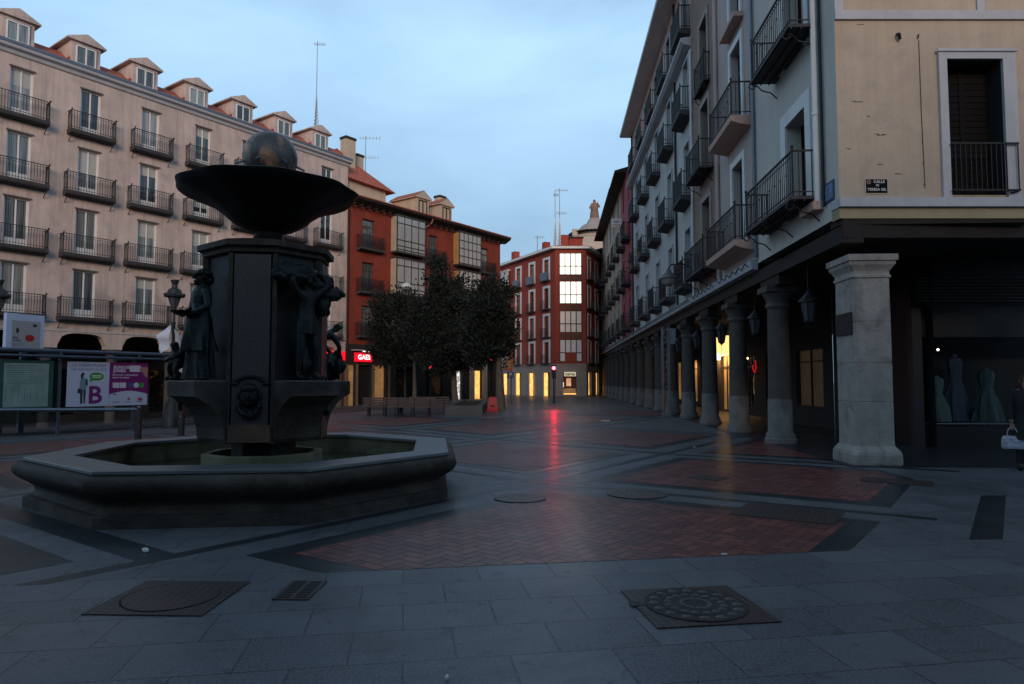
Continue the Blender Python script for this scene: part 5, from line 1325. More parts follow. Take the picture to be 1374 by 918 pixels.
# torn cloth tied to the lamp
def rag(name, label, pts, M_, m_):
    b = MB(); n = 8
    for j in range(n):
        for k in range(n):
            def P(a, c):
                u, v = a / n, c / n; q = (1 - u) * (1 - v) * Vector(pts[0]) + u * (1 - v) * Vector(pts[1]) + u * v * Vector(pts[2]) + (1 - u) * v * Vector(pts[3])
                return q + Vector((0, .06 * math.sin(u * 9 + v * 4), 0))
            b.quad(P(j, k), P(j + 1, k), P(j + 1, k + 1), P(j, k + 1))
            b.quad(P(j, k) + Vector((0, .006, 0)), P(j + 1, k) + Vector((0, .006, 0)), P(j + 1, k + 1) + Vector((0, .006, 0)), P(j, k + 1) + Vector((0, .006, 0)))
    return tag(b.build(name, m_, None, M_, True), label, 'banner', 'torn white banners on the lamp post')
BAN = mat('white_cloth', (.50, .52, .60), .9, .2, 2, .2, 10)
L0 = sl.matrix_basis
rag('torn_banner', 'torn white banner blown to the left of the lamp post', [(-.08, -.1, 4.2), (-.12, -.12, 3.2), (-.45, -.1, 3.0), (-.62, -.1, 3.75)], L0, BAN)
rag('torn_banner', 'long narrow white banner hanging to the right of the lamp post', [(.08, -.1, 4.0), (.28, -.12, 3.8), (.50, -.1, 2.2), (.26, -.1, 2.3)], L0, BAN)

def shelter():
    d = Vector((.56, .83)).normalized(); org = at(93, 512, 23.9)      # left edge of the first poster
    g0 = gz(org.x, org.y)
    M = frame(org.x, org.y, g0, d.x, d.y)
    th = thing('bus_shelter', 'glazed bus shelter with tubular roof edge in front of the pink building', 'bus shelter', M)
    sg = -1; GF = mat('shelter_metal', (.07, .09, .13), .4, .15, 3, 0, metal=.5); zz = -g0
    b = MB(sg); b.box(-5.2, 4.9, -2.0, .0, zz + 2.66, zz + 2.72); b.tube((-5.2, 0, zz + 2.66), (4.9, 0, zz + 2.66), .07, n=10); b.tube((-5.2, .02, zz + 2.48), (4.9, .02, zz + 2.48), .05, n=8)
    for x in (-5, -2.6, -.3, 2.4, 4.8): b.box(x - .04, x + .04, -1.9, .06, zz + 2.44, zz + 2.655)
    b.build('roof', GF, th)
    for x in (-4.9, -2.55, -.22, 2.35):
        b = MB(sg); b.box(x - .04, x + .04, -.28, -.18, -.2, zz + 2.66); b.build('post', GF, th)
    gm, n, bs = newmat('tinted_glass'); bs.inputs['Base Color'].default_value = (.012, .02, .018, 1); bs.inputs['Roughness'].default_value = .05; bs.inputs['Alpha'].default_value = .45
    for (a, c) in ((-4.85, -2.6), (-2.5, -.25)):
        b = MB(sg); b.box(a, c, -.235, -.225, .45, zz + 2.35); b.build('glass_panel', gm, th)
    # route map
    b = MB(sg); b.box(-2.05, -.45, -.22, -.14, zz + .62, zz + 2.32); o = b.build('map_frame', mat('green_frame', (.015, .06, .05), .5), th)
    b = MB(sg); b.box(-1.92, -.60, -.138, -.134, zz + .74, zz + 2.22); b.build('route_map', mat('pale_green_map', (.17, .26, .25), .4, .25, 2.4, 0), o)
    b = MB(sg); rr = random.Random(4)
    for k in range(9): b.box(-1.85, -.8 + rr.uniform(-.3, .1), -.1335, -.1325, zz + 2.12 - k * .075, zz + 2.135 - k * .075)
    for k in range(7): b.box(-1.85 + k * .18, -1.84 + k * .18, -.1335, -.1325, zz + .9, zz + 1.4)
    b.build('map_lines', mat('map_ink', (.05, .09, .10), .6, 0, 1, 0), o)
    # poster one: white with a large B
    PW = mat('poster_white', (.36, .41, .56), .4, .05, 1, 0); PU = mat('poster_purple', (.13, .012, .12), .4, .1, 1, 0); GR = mat('poster_green', (.03, .22, .03), .5, 0, 1, 0); INK = mat('poster_ink', (.02, .025, .035), .5, 0, 1, 0); GY = mat('poster_grey', (.13, .19, .24), .5, 0, 1, 0)
    W = 1.42; H0, H1 = zz + .70, zz + 2.31
    b = MB(sg); b.box(0, W - .01, -.2, -.16, H0, H1); p1 = b.build('poster', PW, th); p1['label'] = 'white poster with a big purple letter B and a walking woman'
    def disc(cx, cz, rx, rz_, y, n=28):
        q = MB(sg); q.add([(cx + rx * math.cos(2 * math.pi * k / n), y, cz + rz_ * math.sin(2 * math.pi * k / n)) for k in range(n)], [tuple(range(n))]); return q
    Y_ = .155
    text('LA TARIFA PLANA', .145, standing(W / 2, Y_, H1 - .13), GY, p1, bold=.002, ext=.001); text('HA LLEGADO AL BUS', .125, standing(W / 2, Y_, H1 - .27), GY, p1, bold=.001, ext=.001)
    text('B', .88, standing(.93, Y_, H0 + .38), PU, p1, bold=.022, ext=.001)
    disc(.97, H1 - .53, .25, .15, -Y_).build('speech_bubble', GR, p1)
    tl = MB(sg); tl.add([(.75, -Y_ , H1 - .62), (.88, -Y_, H1 - .66), (.74, -Y_, H1 - .74)], [(0, 1, 2)]); tl.build('bubble_tail', GR, p1)
    for k in range(2): text('abono mensual' if k == 0 else 'por zonas', .055, standing(.97, Y_ - .004, H1 - .50 - k * .08), WHITE, p1, ext=.0005) if False else None
    lb = MB(sg); lb.box(.80, 1.14, -Y_ + .0035, -Y_ + .005, H1 - .515, H1 - .49); lb.box(.83, 1.11, -Y_ + .0035, -Y_ + .005, H1 - .57, H1 - .55); lb.build('bubble_lines', WHITE, p1)
    wmn = MB(sg); yy = -Y_ + .002
    def poly(pts, y=yy): wmn.add([(x, y, z) for x, z in pts], [tuple(range(len(pts)))])
    poly([(.42, H0 + .60), (.62, H0 + .60), (.66, H0 + .85), (.60, H0 + 1.02), (.46, H0 + 1.02), (.40, H0 + .85)]); wmn.build('printed_coat', GY, p1)
    wmn = MB(sg); poly([(.44, H0 + .10), (.51, H0 + .10), (.52, H0 + .60), (.43, H0 + .60)]); poly([(.55, H0 + .12), (.60, H0 + .12), (.62, H0 + .60), (.54, H0 + .60)]); poly([(.33, H0 + .48), (.43, H0 + .48), (.45, H0 + .64), (.36, H0 + .66)], yy + .001)
    poly([(.44, H0 + 1.0), (.50, H0 + 1.0), (.56, H0 + 1.2), (.50, H0 + 1.23), (.43, H0 + 1.15)], yy + .001); poly([(.60, H0 + .80), (.68, H0 + .74), (.66, H0 + .98), (.61, H0 + 1.0)], yy + .002); wmn.build('printed_figure', INK, p1)
    # poster two: purple over white
    x0 = W; b = MB(sg); b.box(x0, x0 + W, -.2, -.16, H0, H1); p2 = b.build('poster', PW, th); p2['label'] = 'purple poster advertising a youth bus pass'
    pp = MB(sg); n = 16; top = [(x0 + W * k / n, H0 + .42 + .13 * math.sin(math.pi * k / n)) for k in range(n + 1)]
    for (xa, za), (xb, zb) in zip(top[:-1], top[1:]): pp.quad((xa, -Y_, za), (xb, -Y_, zb), (xb, -Y_, H1), (xa, -Y_, H1))
    pp.build('purple_field', PU, p2)
    PT = mat('poster_print', (.42, .42, .52), .5, 0, 1, 0)
    text('BONO30', .15, standing(x0 + .13, Y_ - .004, H1 - .18), PT, p2, align='LEFT', bold=.007, ext=.001); text('JOVEN', .15, standing(x0 + .13, Y_ - .004, H1 - .31), PT, p2, align='LEFT', bold=.007, ext=.001)
    text('¿Eres joven o desempleado', .085, standing(x0 + .10, Y_ - .004, H1 - .46), PT, p2, align='LEFT', bold=.002, ext=.001); text('menor de treinta?', .085, standing(x0 + .10, Y_ - .004, H1 - .56), PT, p2, align='LEFT', bold=.002, ext=.001)
    q = MB(sg); q.box(x0 + .72, x0 + 1.12, -Y_ + .003, -Y_ + .005, H1 - .34, H1 - .10); q.box(x0 + .12, x0 + .36, -Y_ + .003, -Y_ + .005, H0 + .66, H0 + .86); q.box(x0 + .38, x0 + .60, -Y_ + .003, -Y_ + .005, H0 + .66, H0 + .86); q.build('printed_card', PT, p2)
    disc(x0 + .98, H0 + .76, .10, .10, -Y_ + .004).build('white_badge', PT, p2); disc(x0 + 1.18, H0 + .76, .10, .10, -Y_ + .0045).build('green_badge', GR, p2)
    q = MB(sg); q.box(x0 + .70, x0 + .86, -Y_ + .003, -Y_ + .005, H0 + .68, H0 + .84); q.build('blue_badge', mat('badge_blue', (.05, .06, .2), .5, 0, 1, 0), p2)
    hd = MB(sg); hd.add([(x, -Y_ + .006, z) for x, z in ((x0 + 1.08, H1 - .30), (x0 + 1.12, H1 - .14), (x0 + 1.4, H1 - .16), (x0 + 1.4, H1 - .58), (x0 + 1.30, H1 - .50), (x0 + 1.22, H1 - .36))], [(0, 1, 2, 3, 4, 5)]); hd.build('printed_hand', mat('poster_skin', (.28, .15, .13), .6, 0, 1, 0), p2)
    q = MB(sg); q.box(x0 + .14, x0 + .26, -Y_ + .0, -Y_ + .001, H0 + .40, H0 + .43)
    for k in range(3): q.box(x0 + .15 + k * .42, x0 + .40 + k * .42, -Y_, -Y_ + .001, H0 + .12, H0 + .14)
    q.build('logo_lines', INK, p2); disc(x0 + .72, H0 + .24, .05, .05, -Y_).build('brown_logo', mat('logo_brown', (.2, .1, .06), .6, 0, 1, 0), p2); disc(x0 + 1.14, H0 + .22, .10, .06, -Y_).build('red_logo', mat('logo_red', (.3, .03, .06), .6, 0, 1, 0), p2)
    # taller framed poster at the left, above the roof edge
    x = at(8.5, 440, 24.0); 
    M2 = frame(x.x, x.y, gz(x.x, x.y), .35, .94)
    t = thing('advertising_panel', 'framed cream film poster with a red dot and black spots, standing above the shelter roof', 'poster panel', M2)
    zz = -gz(x.x, x.y); z0, z1 = 2.83 + zz, 4.06 + zz
    w = 1.35; b = MB(sg); b.box(0, w, -.16, 0, z0 - .02, z1); b.build('frame', mat('panel_frame', (.36, .44, .60), .4, .08, 2, 0), t)
    b = MB(sg); b.box(w / 2 - .1, w / 2 + .1, -.13, -.03, -.2, z0 - .02); b.build('post', GF, t)
    b = MB(sg); b.box(.19, w - .14, .001, .006, z0 - .01, z1 - .25); b.build('poster', mat('cream_poster', (.26, .27, .29), .6, .08, 1, 0), t)
    disc(.83, z0 + .36, .17, .125, .010).build('red_dot', mat('poster_red', (.30, .012, .02), .5, 0, 1, 0), t); disc(1.0, z1 - .40, .08, .055, .010).build('black_dot', INK, t)
    q = MB(sg); q.add([(.34 + .13 * math.sin(math.pi * k / 12) * .8, .010, z0 + .62 + .10 * math.cos(math.pi * k / 12)) for k in range(13)], [tuple(range(13))]); q.build('black_half_disc', INK, t)
    text('AVA', .10, standing(.22, -.012, z0 + .35), INK, t, align='LEFT', bold=.003, ext=.001); text('LAVITE', .095, standing(.22, -.012, z0 + .25), INK, t, align='LEFT', ext=.001)
    q = MB(sg)
    for k in range(4): q.box(.22, .66 - .05 * (k % 2), .0075, .009, z0 + .16 - k * .035, z0 + .172 - k * .035)
    q.build('small_print', GY, t)
shelter()
# guard rail and posts
a_ = at(185, 587, 18.7); b_ = at(-60, 560, 14.9)
def guardrail():
    A = Vector((a_.x, 18.7)); B = Vector((-15.6, 17.2)); d = (B - A).normalized()
    th = thing('guard_rail', 'long low metal guard rail with a flat top bar at the left of the fountain', 'guard rail', T((A.x, A.y, gz(A.x, A.y))))
    L = (B - A).length; GRM = mat('rail_steel', (.10, .13, .17), .35, .15, 3, 0, metal=.7)
    b = MB(); b.tube((0.0, 0, .86), (d.x * L, d.y * L, .90), .05, n=8); b.tube((0.05, 0, .86), (-.02, 0, .95), .045, n=8); b.build('top_rail', GRM, th)
    for k in (0, 4):
        q = d * (L * k / 4); b = MB(); b.box(q.x - .07, q.x + .07, q.y - .05, q.y + .05, -.2, .84 if k else .92); b.build('post', mat('post_iron', (.03, .02, .018), .5), th)
guardrail()
for (u, v, Y, lab) in ((243, 583, 20.6, 'short dark bollard with a pale stud left of the fountain shaft'), (-40, 583, 20.6, None)):
    if lab is None: continue
    p = at(u, v, Y); t = thing('bollard', lab, 'bollard', T((p.x, Y, gz(p.x, Y))))
    b = MB(); b.box(-.07, .07, -.07, .07, -.1, .72); b.box(-.055, .055, -.055, .055, .72, .75); b.build('shaft', MATS['post_iron'], t)
    b = MB(); b.blob((0, -.075, .58), (.03, .012, .03)); b.build('stud', ZINC, t)

# ------------------------------------------------------------------ trees
LEAF = mat('olive_leaves', (.017, .026, .023), .75, .4, .9, .1, 10, spec=.2)
LEAF2 = mat('dark_leaves', (.012, .015, .013), .7, .5, 1.0, .1, 10, spec=.3)
def tree(name, label, base, trunk_r, trunk_top, blobs, nleaf, seed, lsz=.20, group='evergreen trees in the square'):
    rr = random.Random(seed); base = Vector(base)
    t = thing(name, label, 'tree', T(base), group)
    b = MB(); tt = Vector(trunk_top) - base
    P = [Vector((0, 0, -.1)), tt * .35 + Vector((rr.uniform(-.1, .1), 0, 0)), tt * .7, tt]
    for k in range(3): b.tube(P[k], P[k + 1], trunk_r * (1 - .16 * k), trunk_r * (1 - .16 * (k + 1)), 9)
    for (c, r_) in blobs:
        c = Vector(c) - base
        for k in range(5):
            e = c + Vector((rr.uniform(-1, 1) * r_[0], rr.uniform(-1, 1) * r_[1], rr.uniform(-.3, .9) * r_[2])) * .75
            m = tt.lerp(e, .5) + Vector((rr.uniform(-.3, .3), rr.uniform(-.3, .3), rr.uniform(-.1, .2)))
            b.tube(tt, m, trunk_r * .42, trunk_r * .25, 6); b.tube(m, e, trunk_r * .25, trunk_r * .06, 5)
    b.build('trunk', BARK, t, smooth=True)
    vol = [r_[0] * r_[1] * r_[2] for c, r_ in blobs]; tot = sum(vol)
    b = MB()
    for (c, r_), vv in zip(blobs, vol):
        c = Vector(c) - base
        nc = max(8, int(nleaf / 26 * vv / tot))
        for k in range(nc):
            d = Vector((rr.gauss(0, 1), rr.gauss(0, 1), rr.gauss(0, 1))).normalized()
            q = rr.uniform(.25, 1) ** .45
            if rr.random() < .10: q *= 1.22
            q *= 1 + .5 * noise.noise(d * 2.1 + Vector((seed, 0, k * .0)))
            cc = c + Vector((d.x * r_[0], d.y * r_[1], d.z * r_[2])) * q
            sp = rr.uniform(.16, .42); up = Vector((d.x * .5, d.y * .5, .8)).normalized()
            mi = 0 if rr.random() < .62 else 1
            for j in range(26):
                o = Vector((rr.gauss(0, 1), rr.gauss(0, 1), rr.gauss(0, .9))) * sp * .6
                dirn = (o.normalized() * .7 + up * .7 + Vector((rr.uniform(-.4, .4), rr.uniform(-.4, .4), rr.uniform(-.4, .4)))).normalized()
                L = lsz * rr.uniform(.6, 1.3); w = dirn.cross(Vector((rr.uniform(-1, 1), rr.uniform(-1, 1), rr.uniform(-1, 1)))).normalized() * L * .28
                p = cc + o
                b.add([p, p + dirn * L * .5 + w, p + dirn * L, p + dirn * L * .5 - w], [(0, 1, 2, 3)], mi)
    me = bpy.data.meshes.new('crown'); me.from_pydata(b.v, [], b.f); me.materials.append(LEAF); me.materials.append(LEAF2)
    for p, i in zip(me.polygons, b.m): p.material_index = i
    inst('crown', me, t)
def bl(u, v, Y, ru, rv, dy=None):
    p = at(u, v, Y); k = Y / FOC; return ((p.x, Y, p.z), (ru * k, (dy or ru) * k, rv * k))
tree('holm_oak', 'tallest grey green evergreen tree, middle of the three beside the benches', (at(612, 545, 42).x, 42, 0), .22, at(608, 478, 42), [bl(592, 420, 42, 24, 38), bl(590, 376, 42, 17, 24), bl(574, 440, 41.5, 30, 40), bl(612, 440, 41.5, 26, 46), bl(598, 470, 41.5, 36, 26), bl(620, 392, 42.5, 14, 22), bl(596, 486, 41.5, 28, 14), bl(586, 362, 42, 9, 14)], 34000, 3)
tree('holm_oak', 'smaller round evergreen tree with a pale trunk, nearest the red lit shop sign', (at(556, 541, 46).x, 46, 0), .17, at(556, 484, 46), [bl(528, 440, 46, 30, 36), bl(540, 415, 46, 20, 26), bl(520, 468, 46, 26, 22), bl(510, 408, 46, 16, 18), bl(545, 465, 46, 22, 24)], 17000, 5)
tree('holm_oak', 'dark evergreen tree standing over the red barrier', (at(672, 550, 38.5).x, 38.5, 0), .30, at(669, 478, 38.5), [bl(655, 425, 38.5, 28, 38), bl(668, 450, 38.5, 22, 34), bl(645, 460, 38.5, 26, 28), bl(662, 392, 38.5, 17, 18), bl(682, 396, 38.8, 12, 9)], 20000, 9)

# planter kerb round the trees
t = thing('tree_planter', 'low granite planter wall under the evergreen trees', 'planter', T((-2.3, 37, 0)))
b = MB()
b.box(-.9, .9, -4.8, -4.45, 0, .45); b.box(.58, .9, -4.45, 6, 0, .45); b.box(-.9, -.58, -4.45, 6, 0, .45); b.box(-.58, .58, 5.7, 6, 0, .45); b.build('kerb', mat('planter_stone', (.075, .075, .08), .7, .2, 2), t)
b = MB(); b.box(-.575, .575, -4.445, 5.69, 0, .38); b.build('soil', mat('soil', (.02, .017, .013), .95, .4, 4, .5, 20), t)

# benches
def bench_proto():
    t = thing('park_bench', 'slatted wooden bench nearest the square, left one of the row', 'bench', I4, 'slatted benches in front of the trees')
    WD = mat('bench_wood', (.085, .06, .052), .75, .3, 3, .2, 14)
    b = MB(); w = 2.0
    for k in range(5): b.box(-w / 2, w / 2, -.30 + k * .12, -.22 + k * .12, .42, .45)
    b.build('seat', WD, t); b = MB()
    for k in range(4): b.box(-w / 2, w / 2, .29 + k * .03, .32 + k * .03, .47 + k * .10, .53 + k * .10)
    b.build('backrest', WD, t)
    for s_ in (-.75, 0, .75):
        b = MB(); b.path([(s_ - .0, -.32, 0), (s_, -.24, .41)], .028, 6); b.path([(s_, .38, 0), (s_, .26, .41), (s_, .42, .84)], .028, 6); b.tube((s_, -.28, .405), (s_, .28, .405), .025); b.build('leg', IRON, t)
    return t
bp = bench_proto()
for k, (x, y, a, lab) in enumerate(((-5.9, 31.6, 4, None), (-4.55, 31.0, -3, 'slatted wooden bench, right one of the row in front of the trees'), (-6.3, 33.4, 184, 'wooden bench with its back turned, behind the left bench'), (-4.1, 33.6, 8, 'dark bench in the shade by the planter wall'))):
    o = bp if k == 0 else copy_tree(bp); o.matrix_basis = T((x, y, gz(x, y))) @ rz(R(a))
    if lab: o['label'] = lab

# red barrier block
p = at(661, 552, 36); t = thing('traffic_barrier', 'red plastic road barrier at the foot of the dark tree', 'barrier', T((p.x, 36, 0)))
RP = mat('red_plastic', (.36, .015, .02), .45, .15, 3, .05, 20)
b = MB(); P = []
for (w, d, z) in ((.30, .22, 0), (.31, .23, .12), (.27, .19, .2), (.26, .18, .42), (.22, .15, .5), (.21, .14, .72), (.17, .10, .78)): P += [(-w, -d, z), (w, -d, z), (w, d, z), (-w, d, z)]
F = [(j * 4 + k, j * 4 + (k + 1) % 4, (j + 1) * 4 + (k + 1) % 4, (j + 1) * 4 + k) for j in range(6) for k in range(4)] + [(0, 1, 2, 3), (24, 25, 26, 27)]
b.add(P, F); b.build('body', RP, t); b = MB(); b.box(-.12, .12, -.20, -.19, .25, .36); b.build('grip', mat('grip_dark', (.1, .01, .01), .6), t)

# traffic lights
def traffic_light(label, u, v, Y, zlamp, strength, pole=True, facing=0):
    p = at(u, v, Y); t = thing('traffic_light', label, 'traffic light', T((p.x, Y, 0)) @ rz(facing), 'traffic lights showing red')
    z = p.z
    b = MB(); b.lathe([(.09, 0), (.09, .15), (.055, .2), (.055, z - .55)], 12); b.build('pole', MATS['lamp_iron'], t)
    b = MB(); b.box(-.16, .16, -.11, .11, z - .78, z + .2); b.box(-.12, .12, -.3, -.111, z + .13, z + .15)
    for k in range(3): b.lathe([(.12, 0), (.12, .01)], 14, (0, 0, 0)) if False else None
    b.build('housing', IRON, t)
    b = MB(); n = 16
    b.add([(.115 * math.cos(2 * math.pi * k / n), -.114, z + .115 * math.sin(2 * math.pi * k / n)) for k in range(n)] + [(0, -.135, z)], [(k, (k + 1) % n, n) for k in range(n)])
    b.build('red_lamp', lit('traffic_red_%d' % int(strength), (1, .02, .04), strength), t)
    b = MB()
    for zz in (z - .29, z - .58): b.add([(.11 * math.cos(2 * math.pi * k / n), -.112, zz + .11 * math.sin(2 * math.pi * k / n)) for k in range(n)], [tuple(range(n))])
    b.build('unlit_lamp', mat('dark_lens', (.01, .01, .01), .2, 0, 1, 0), t)
    b = MB()
    for k in range(3):
        zz = z - .29 * k
        for q in range(9):
            a = math.pi * q / 8; a2 = math.pi * (q + 1) / 8
            if q < 8: b.quad((.125 * math.cos(a), -.111, zz + .125 * math.sin(a)), (.125 * math.cos(a2), -.111, zz + .125 * math.sin(a2)), (.125 * math.cos(a2), -.24, zz + .125 * math.sin(a2)), (.125 * math.cos(a), -.24, zz + .125 * math.sin(a)))
    b.build('visor', IRON, t)
    return t
traffic_light('traffic light showing bright red in front of the red corner building', 743, 494, 50, 0, 60)
traffic_light('small traffic light glowing red under the trees, between the trunks', 578, 493, 52, 0, 8)
traffic_light('traffic light glowing dim red beside the dark tree trunk', 659, 481, 47, 0, 8)
# the red lens throws its light forward onto the paving
p = at(743, 494, 50)
l = bpy.data.lights.new('traffic_light_glow', 'SPOT'); l.energy = 190; l.spot_size = R(23); l.spot_blend = .6; l.color = (1, .01, .05); l.shadow_soft_size = .11
o = bpy.data.objects.new('traffic_light_glow', l); COL.objects.link(o); o.location = (p.x, 49.72, p.z); o.rotation_euler = (Vector((p.x, 49.72, p.z)) - Vector((0, 6, 0))).to_track_quat('Z', 'Y').to_euler()
# signs on a post
p = at(686, 540, 46); t = thing('sign_post', 'sign post with an orange board above a blue parking sign, right of the dark tree', 'road sign', T((p.x, 46, 0)))
zc = at(686, 489, 46).z; b = MB(); b.tube((0, 0, 0), (0, 0, zc + .5), .04, n=8); b.build('post', ZINC, t)
b = MB(); b.box(-.45, .10, -.08, -.05, zc - .42, zc + .42); b.build('orange_board', mat('orange_board', (.42, .11, .02), .5, .1, 3, 0), t)
b = MB(); b.box(-.28, -.08, -.085, -.081, zc - .25, zc + .25); b.build('board_mark', mat('board_mark', (.35, .28, .2), .5, 0, 1, 0), t)
b = MB(); b.box(-.30, .16, -.08, -.05, zc - .95, zc - .5); o = b.build('blue_sign', mat('blue_sign', (.02, .05, .22), .4, .1, 3, 0), t)
text('P', .4, standing(-.07, -.085, zc - .73), mat('sign_white', (.6, .6, .6), .5, 0, 1, 0), o, ext=.001, bold=.01)
p = at(688, 545, 44)

# street lamp with pale dome over the trees
p = at(545, 382, 49); t = thing('street_lamp', 'modern street lamp with a pale dome rising behind the trees', 'street lamp', T((p.x, 49, gz(p.x, 49))))
b = MB(); b.lathe([(.1, 0), (.07, .5), (.05, p.z - .3)], 10); b.build('post', MATS['lamp_iron'], t)
b = MB(); b.lathe([(.42, p.z - .18), (.40, p.z - .05), (.25, p.z + .12), (.05, p.z + .18)], 18); b.build('lamp_dome', mat('pale_dome', (.5, .52, .55), .4, .05, 3, 0), t, smooth=True)
b = MB(); b.lathe([(.3, p.z - .35), (.36, p.z - .19), (.1, p.z - .19)], 14); b.build('lamp_glass', MATS['lamp_glass'], t)

# antennas
def antenna(label, u, vt, vb, Y, lattice=0, arms=((0, .8),)):
    top = at(u, vt, Y); bot = at(u, vb, Y); h = top.z - bot.z
    t = thing('antenna_mast', label, 'antenna', T(bot), 'antenna masts on the roofs')
    k = Y / 40; GM = mat('galvanised', (.30, .33, .34), .5, .1, 3, 0, metal=.5)
    b = MB(); b.tube((0, 0, -1.5), (0, 0, h), .035 * k, .02 * k, 6)
    if lattice:
        w = .2 * k; L = h * lattice
        for q in range(3):
            a = q * 2.094; a2 = a + 2.094
            b.tube((w * math.cos(a), w * math.sin(a), -1.5), (.03 * math.cos(a), .03 * math.sin(a), L), .022 * k, n=4)
            for j in range(9):
                z0 = L * j / 9; z1 = L * (j + 1) / 9; r0 = w * (1 - j / 9.5); r1 = w * (1 - (j + 1) / 9.5)
                b.tube((r0 * math.cos(a), r0 * math.sin(a), z0), (r1 * math.cos(a2), r1 * math.sin(a2), z1), .012 * k, n=3)
    b.build('mast', GM, t)
    b = MB()
    for dz, w in arms:
        w *= k; b.tube((-w * .4, 0, h - dz * k), (w, .2 * w, h - dz * k), .014 * k, n=4)
        for j in range(7):
            x = -w * .4 + w * 1.4 * j / 6; b.tube((x, -.18 * k, h - dz * k), (x, .25 * k, h - dz * k + .02), .008 * k, n=3); b.tube((x, 0, h - dz * k - .10 * k), (x, 0, h - dz * k + .10 * k), .008 * k, n=3)
    b.build('aerial', GM, t)
antenna('tall lattice based antenna mast on the roof of the pink building', 424, 55, 172, 50, .36, ((.2, .45),))
antenna('thin television antenna behind the chimneys of the red brick building', 490, 183, 236, 58, 0, ((.1, .85), (1.3, .75)))
antenna('shortest antenna, at the left end of the red corner building roof', 721, 316, 337, 80, 0, ((.1, .4),))
antenna('left one of two tall lattice masts behind the red corner building', 745, 255, 332, 95, .5, ((.3, .2),))
antenna('right one of two tall lattice masts behind the red corner building', 751, 253, 332, 97, .5, ((.1, .5), (1.5, .4)))

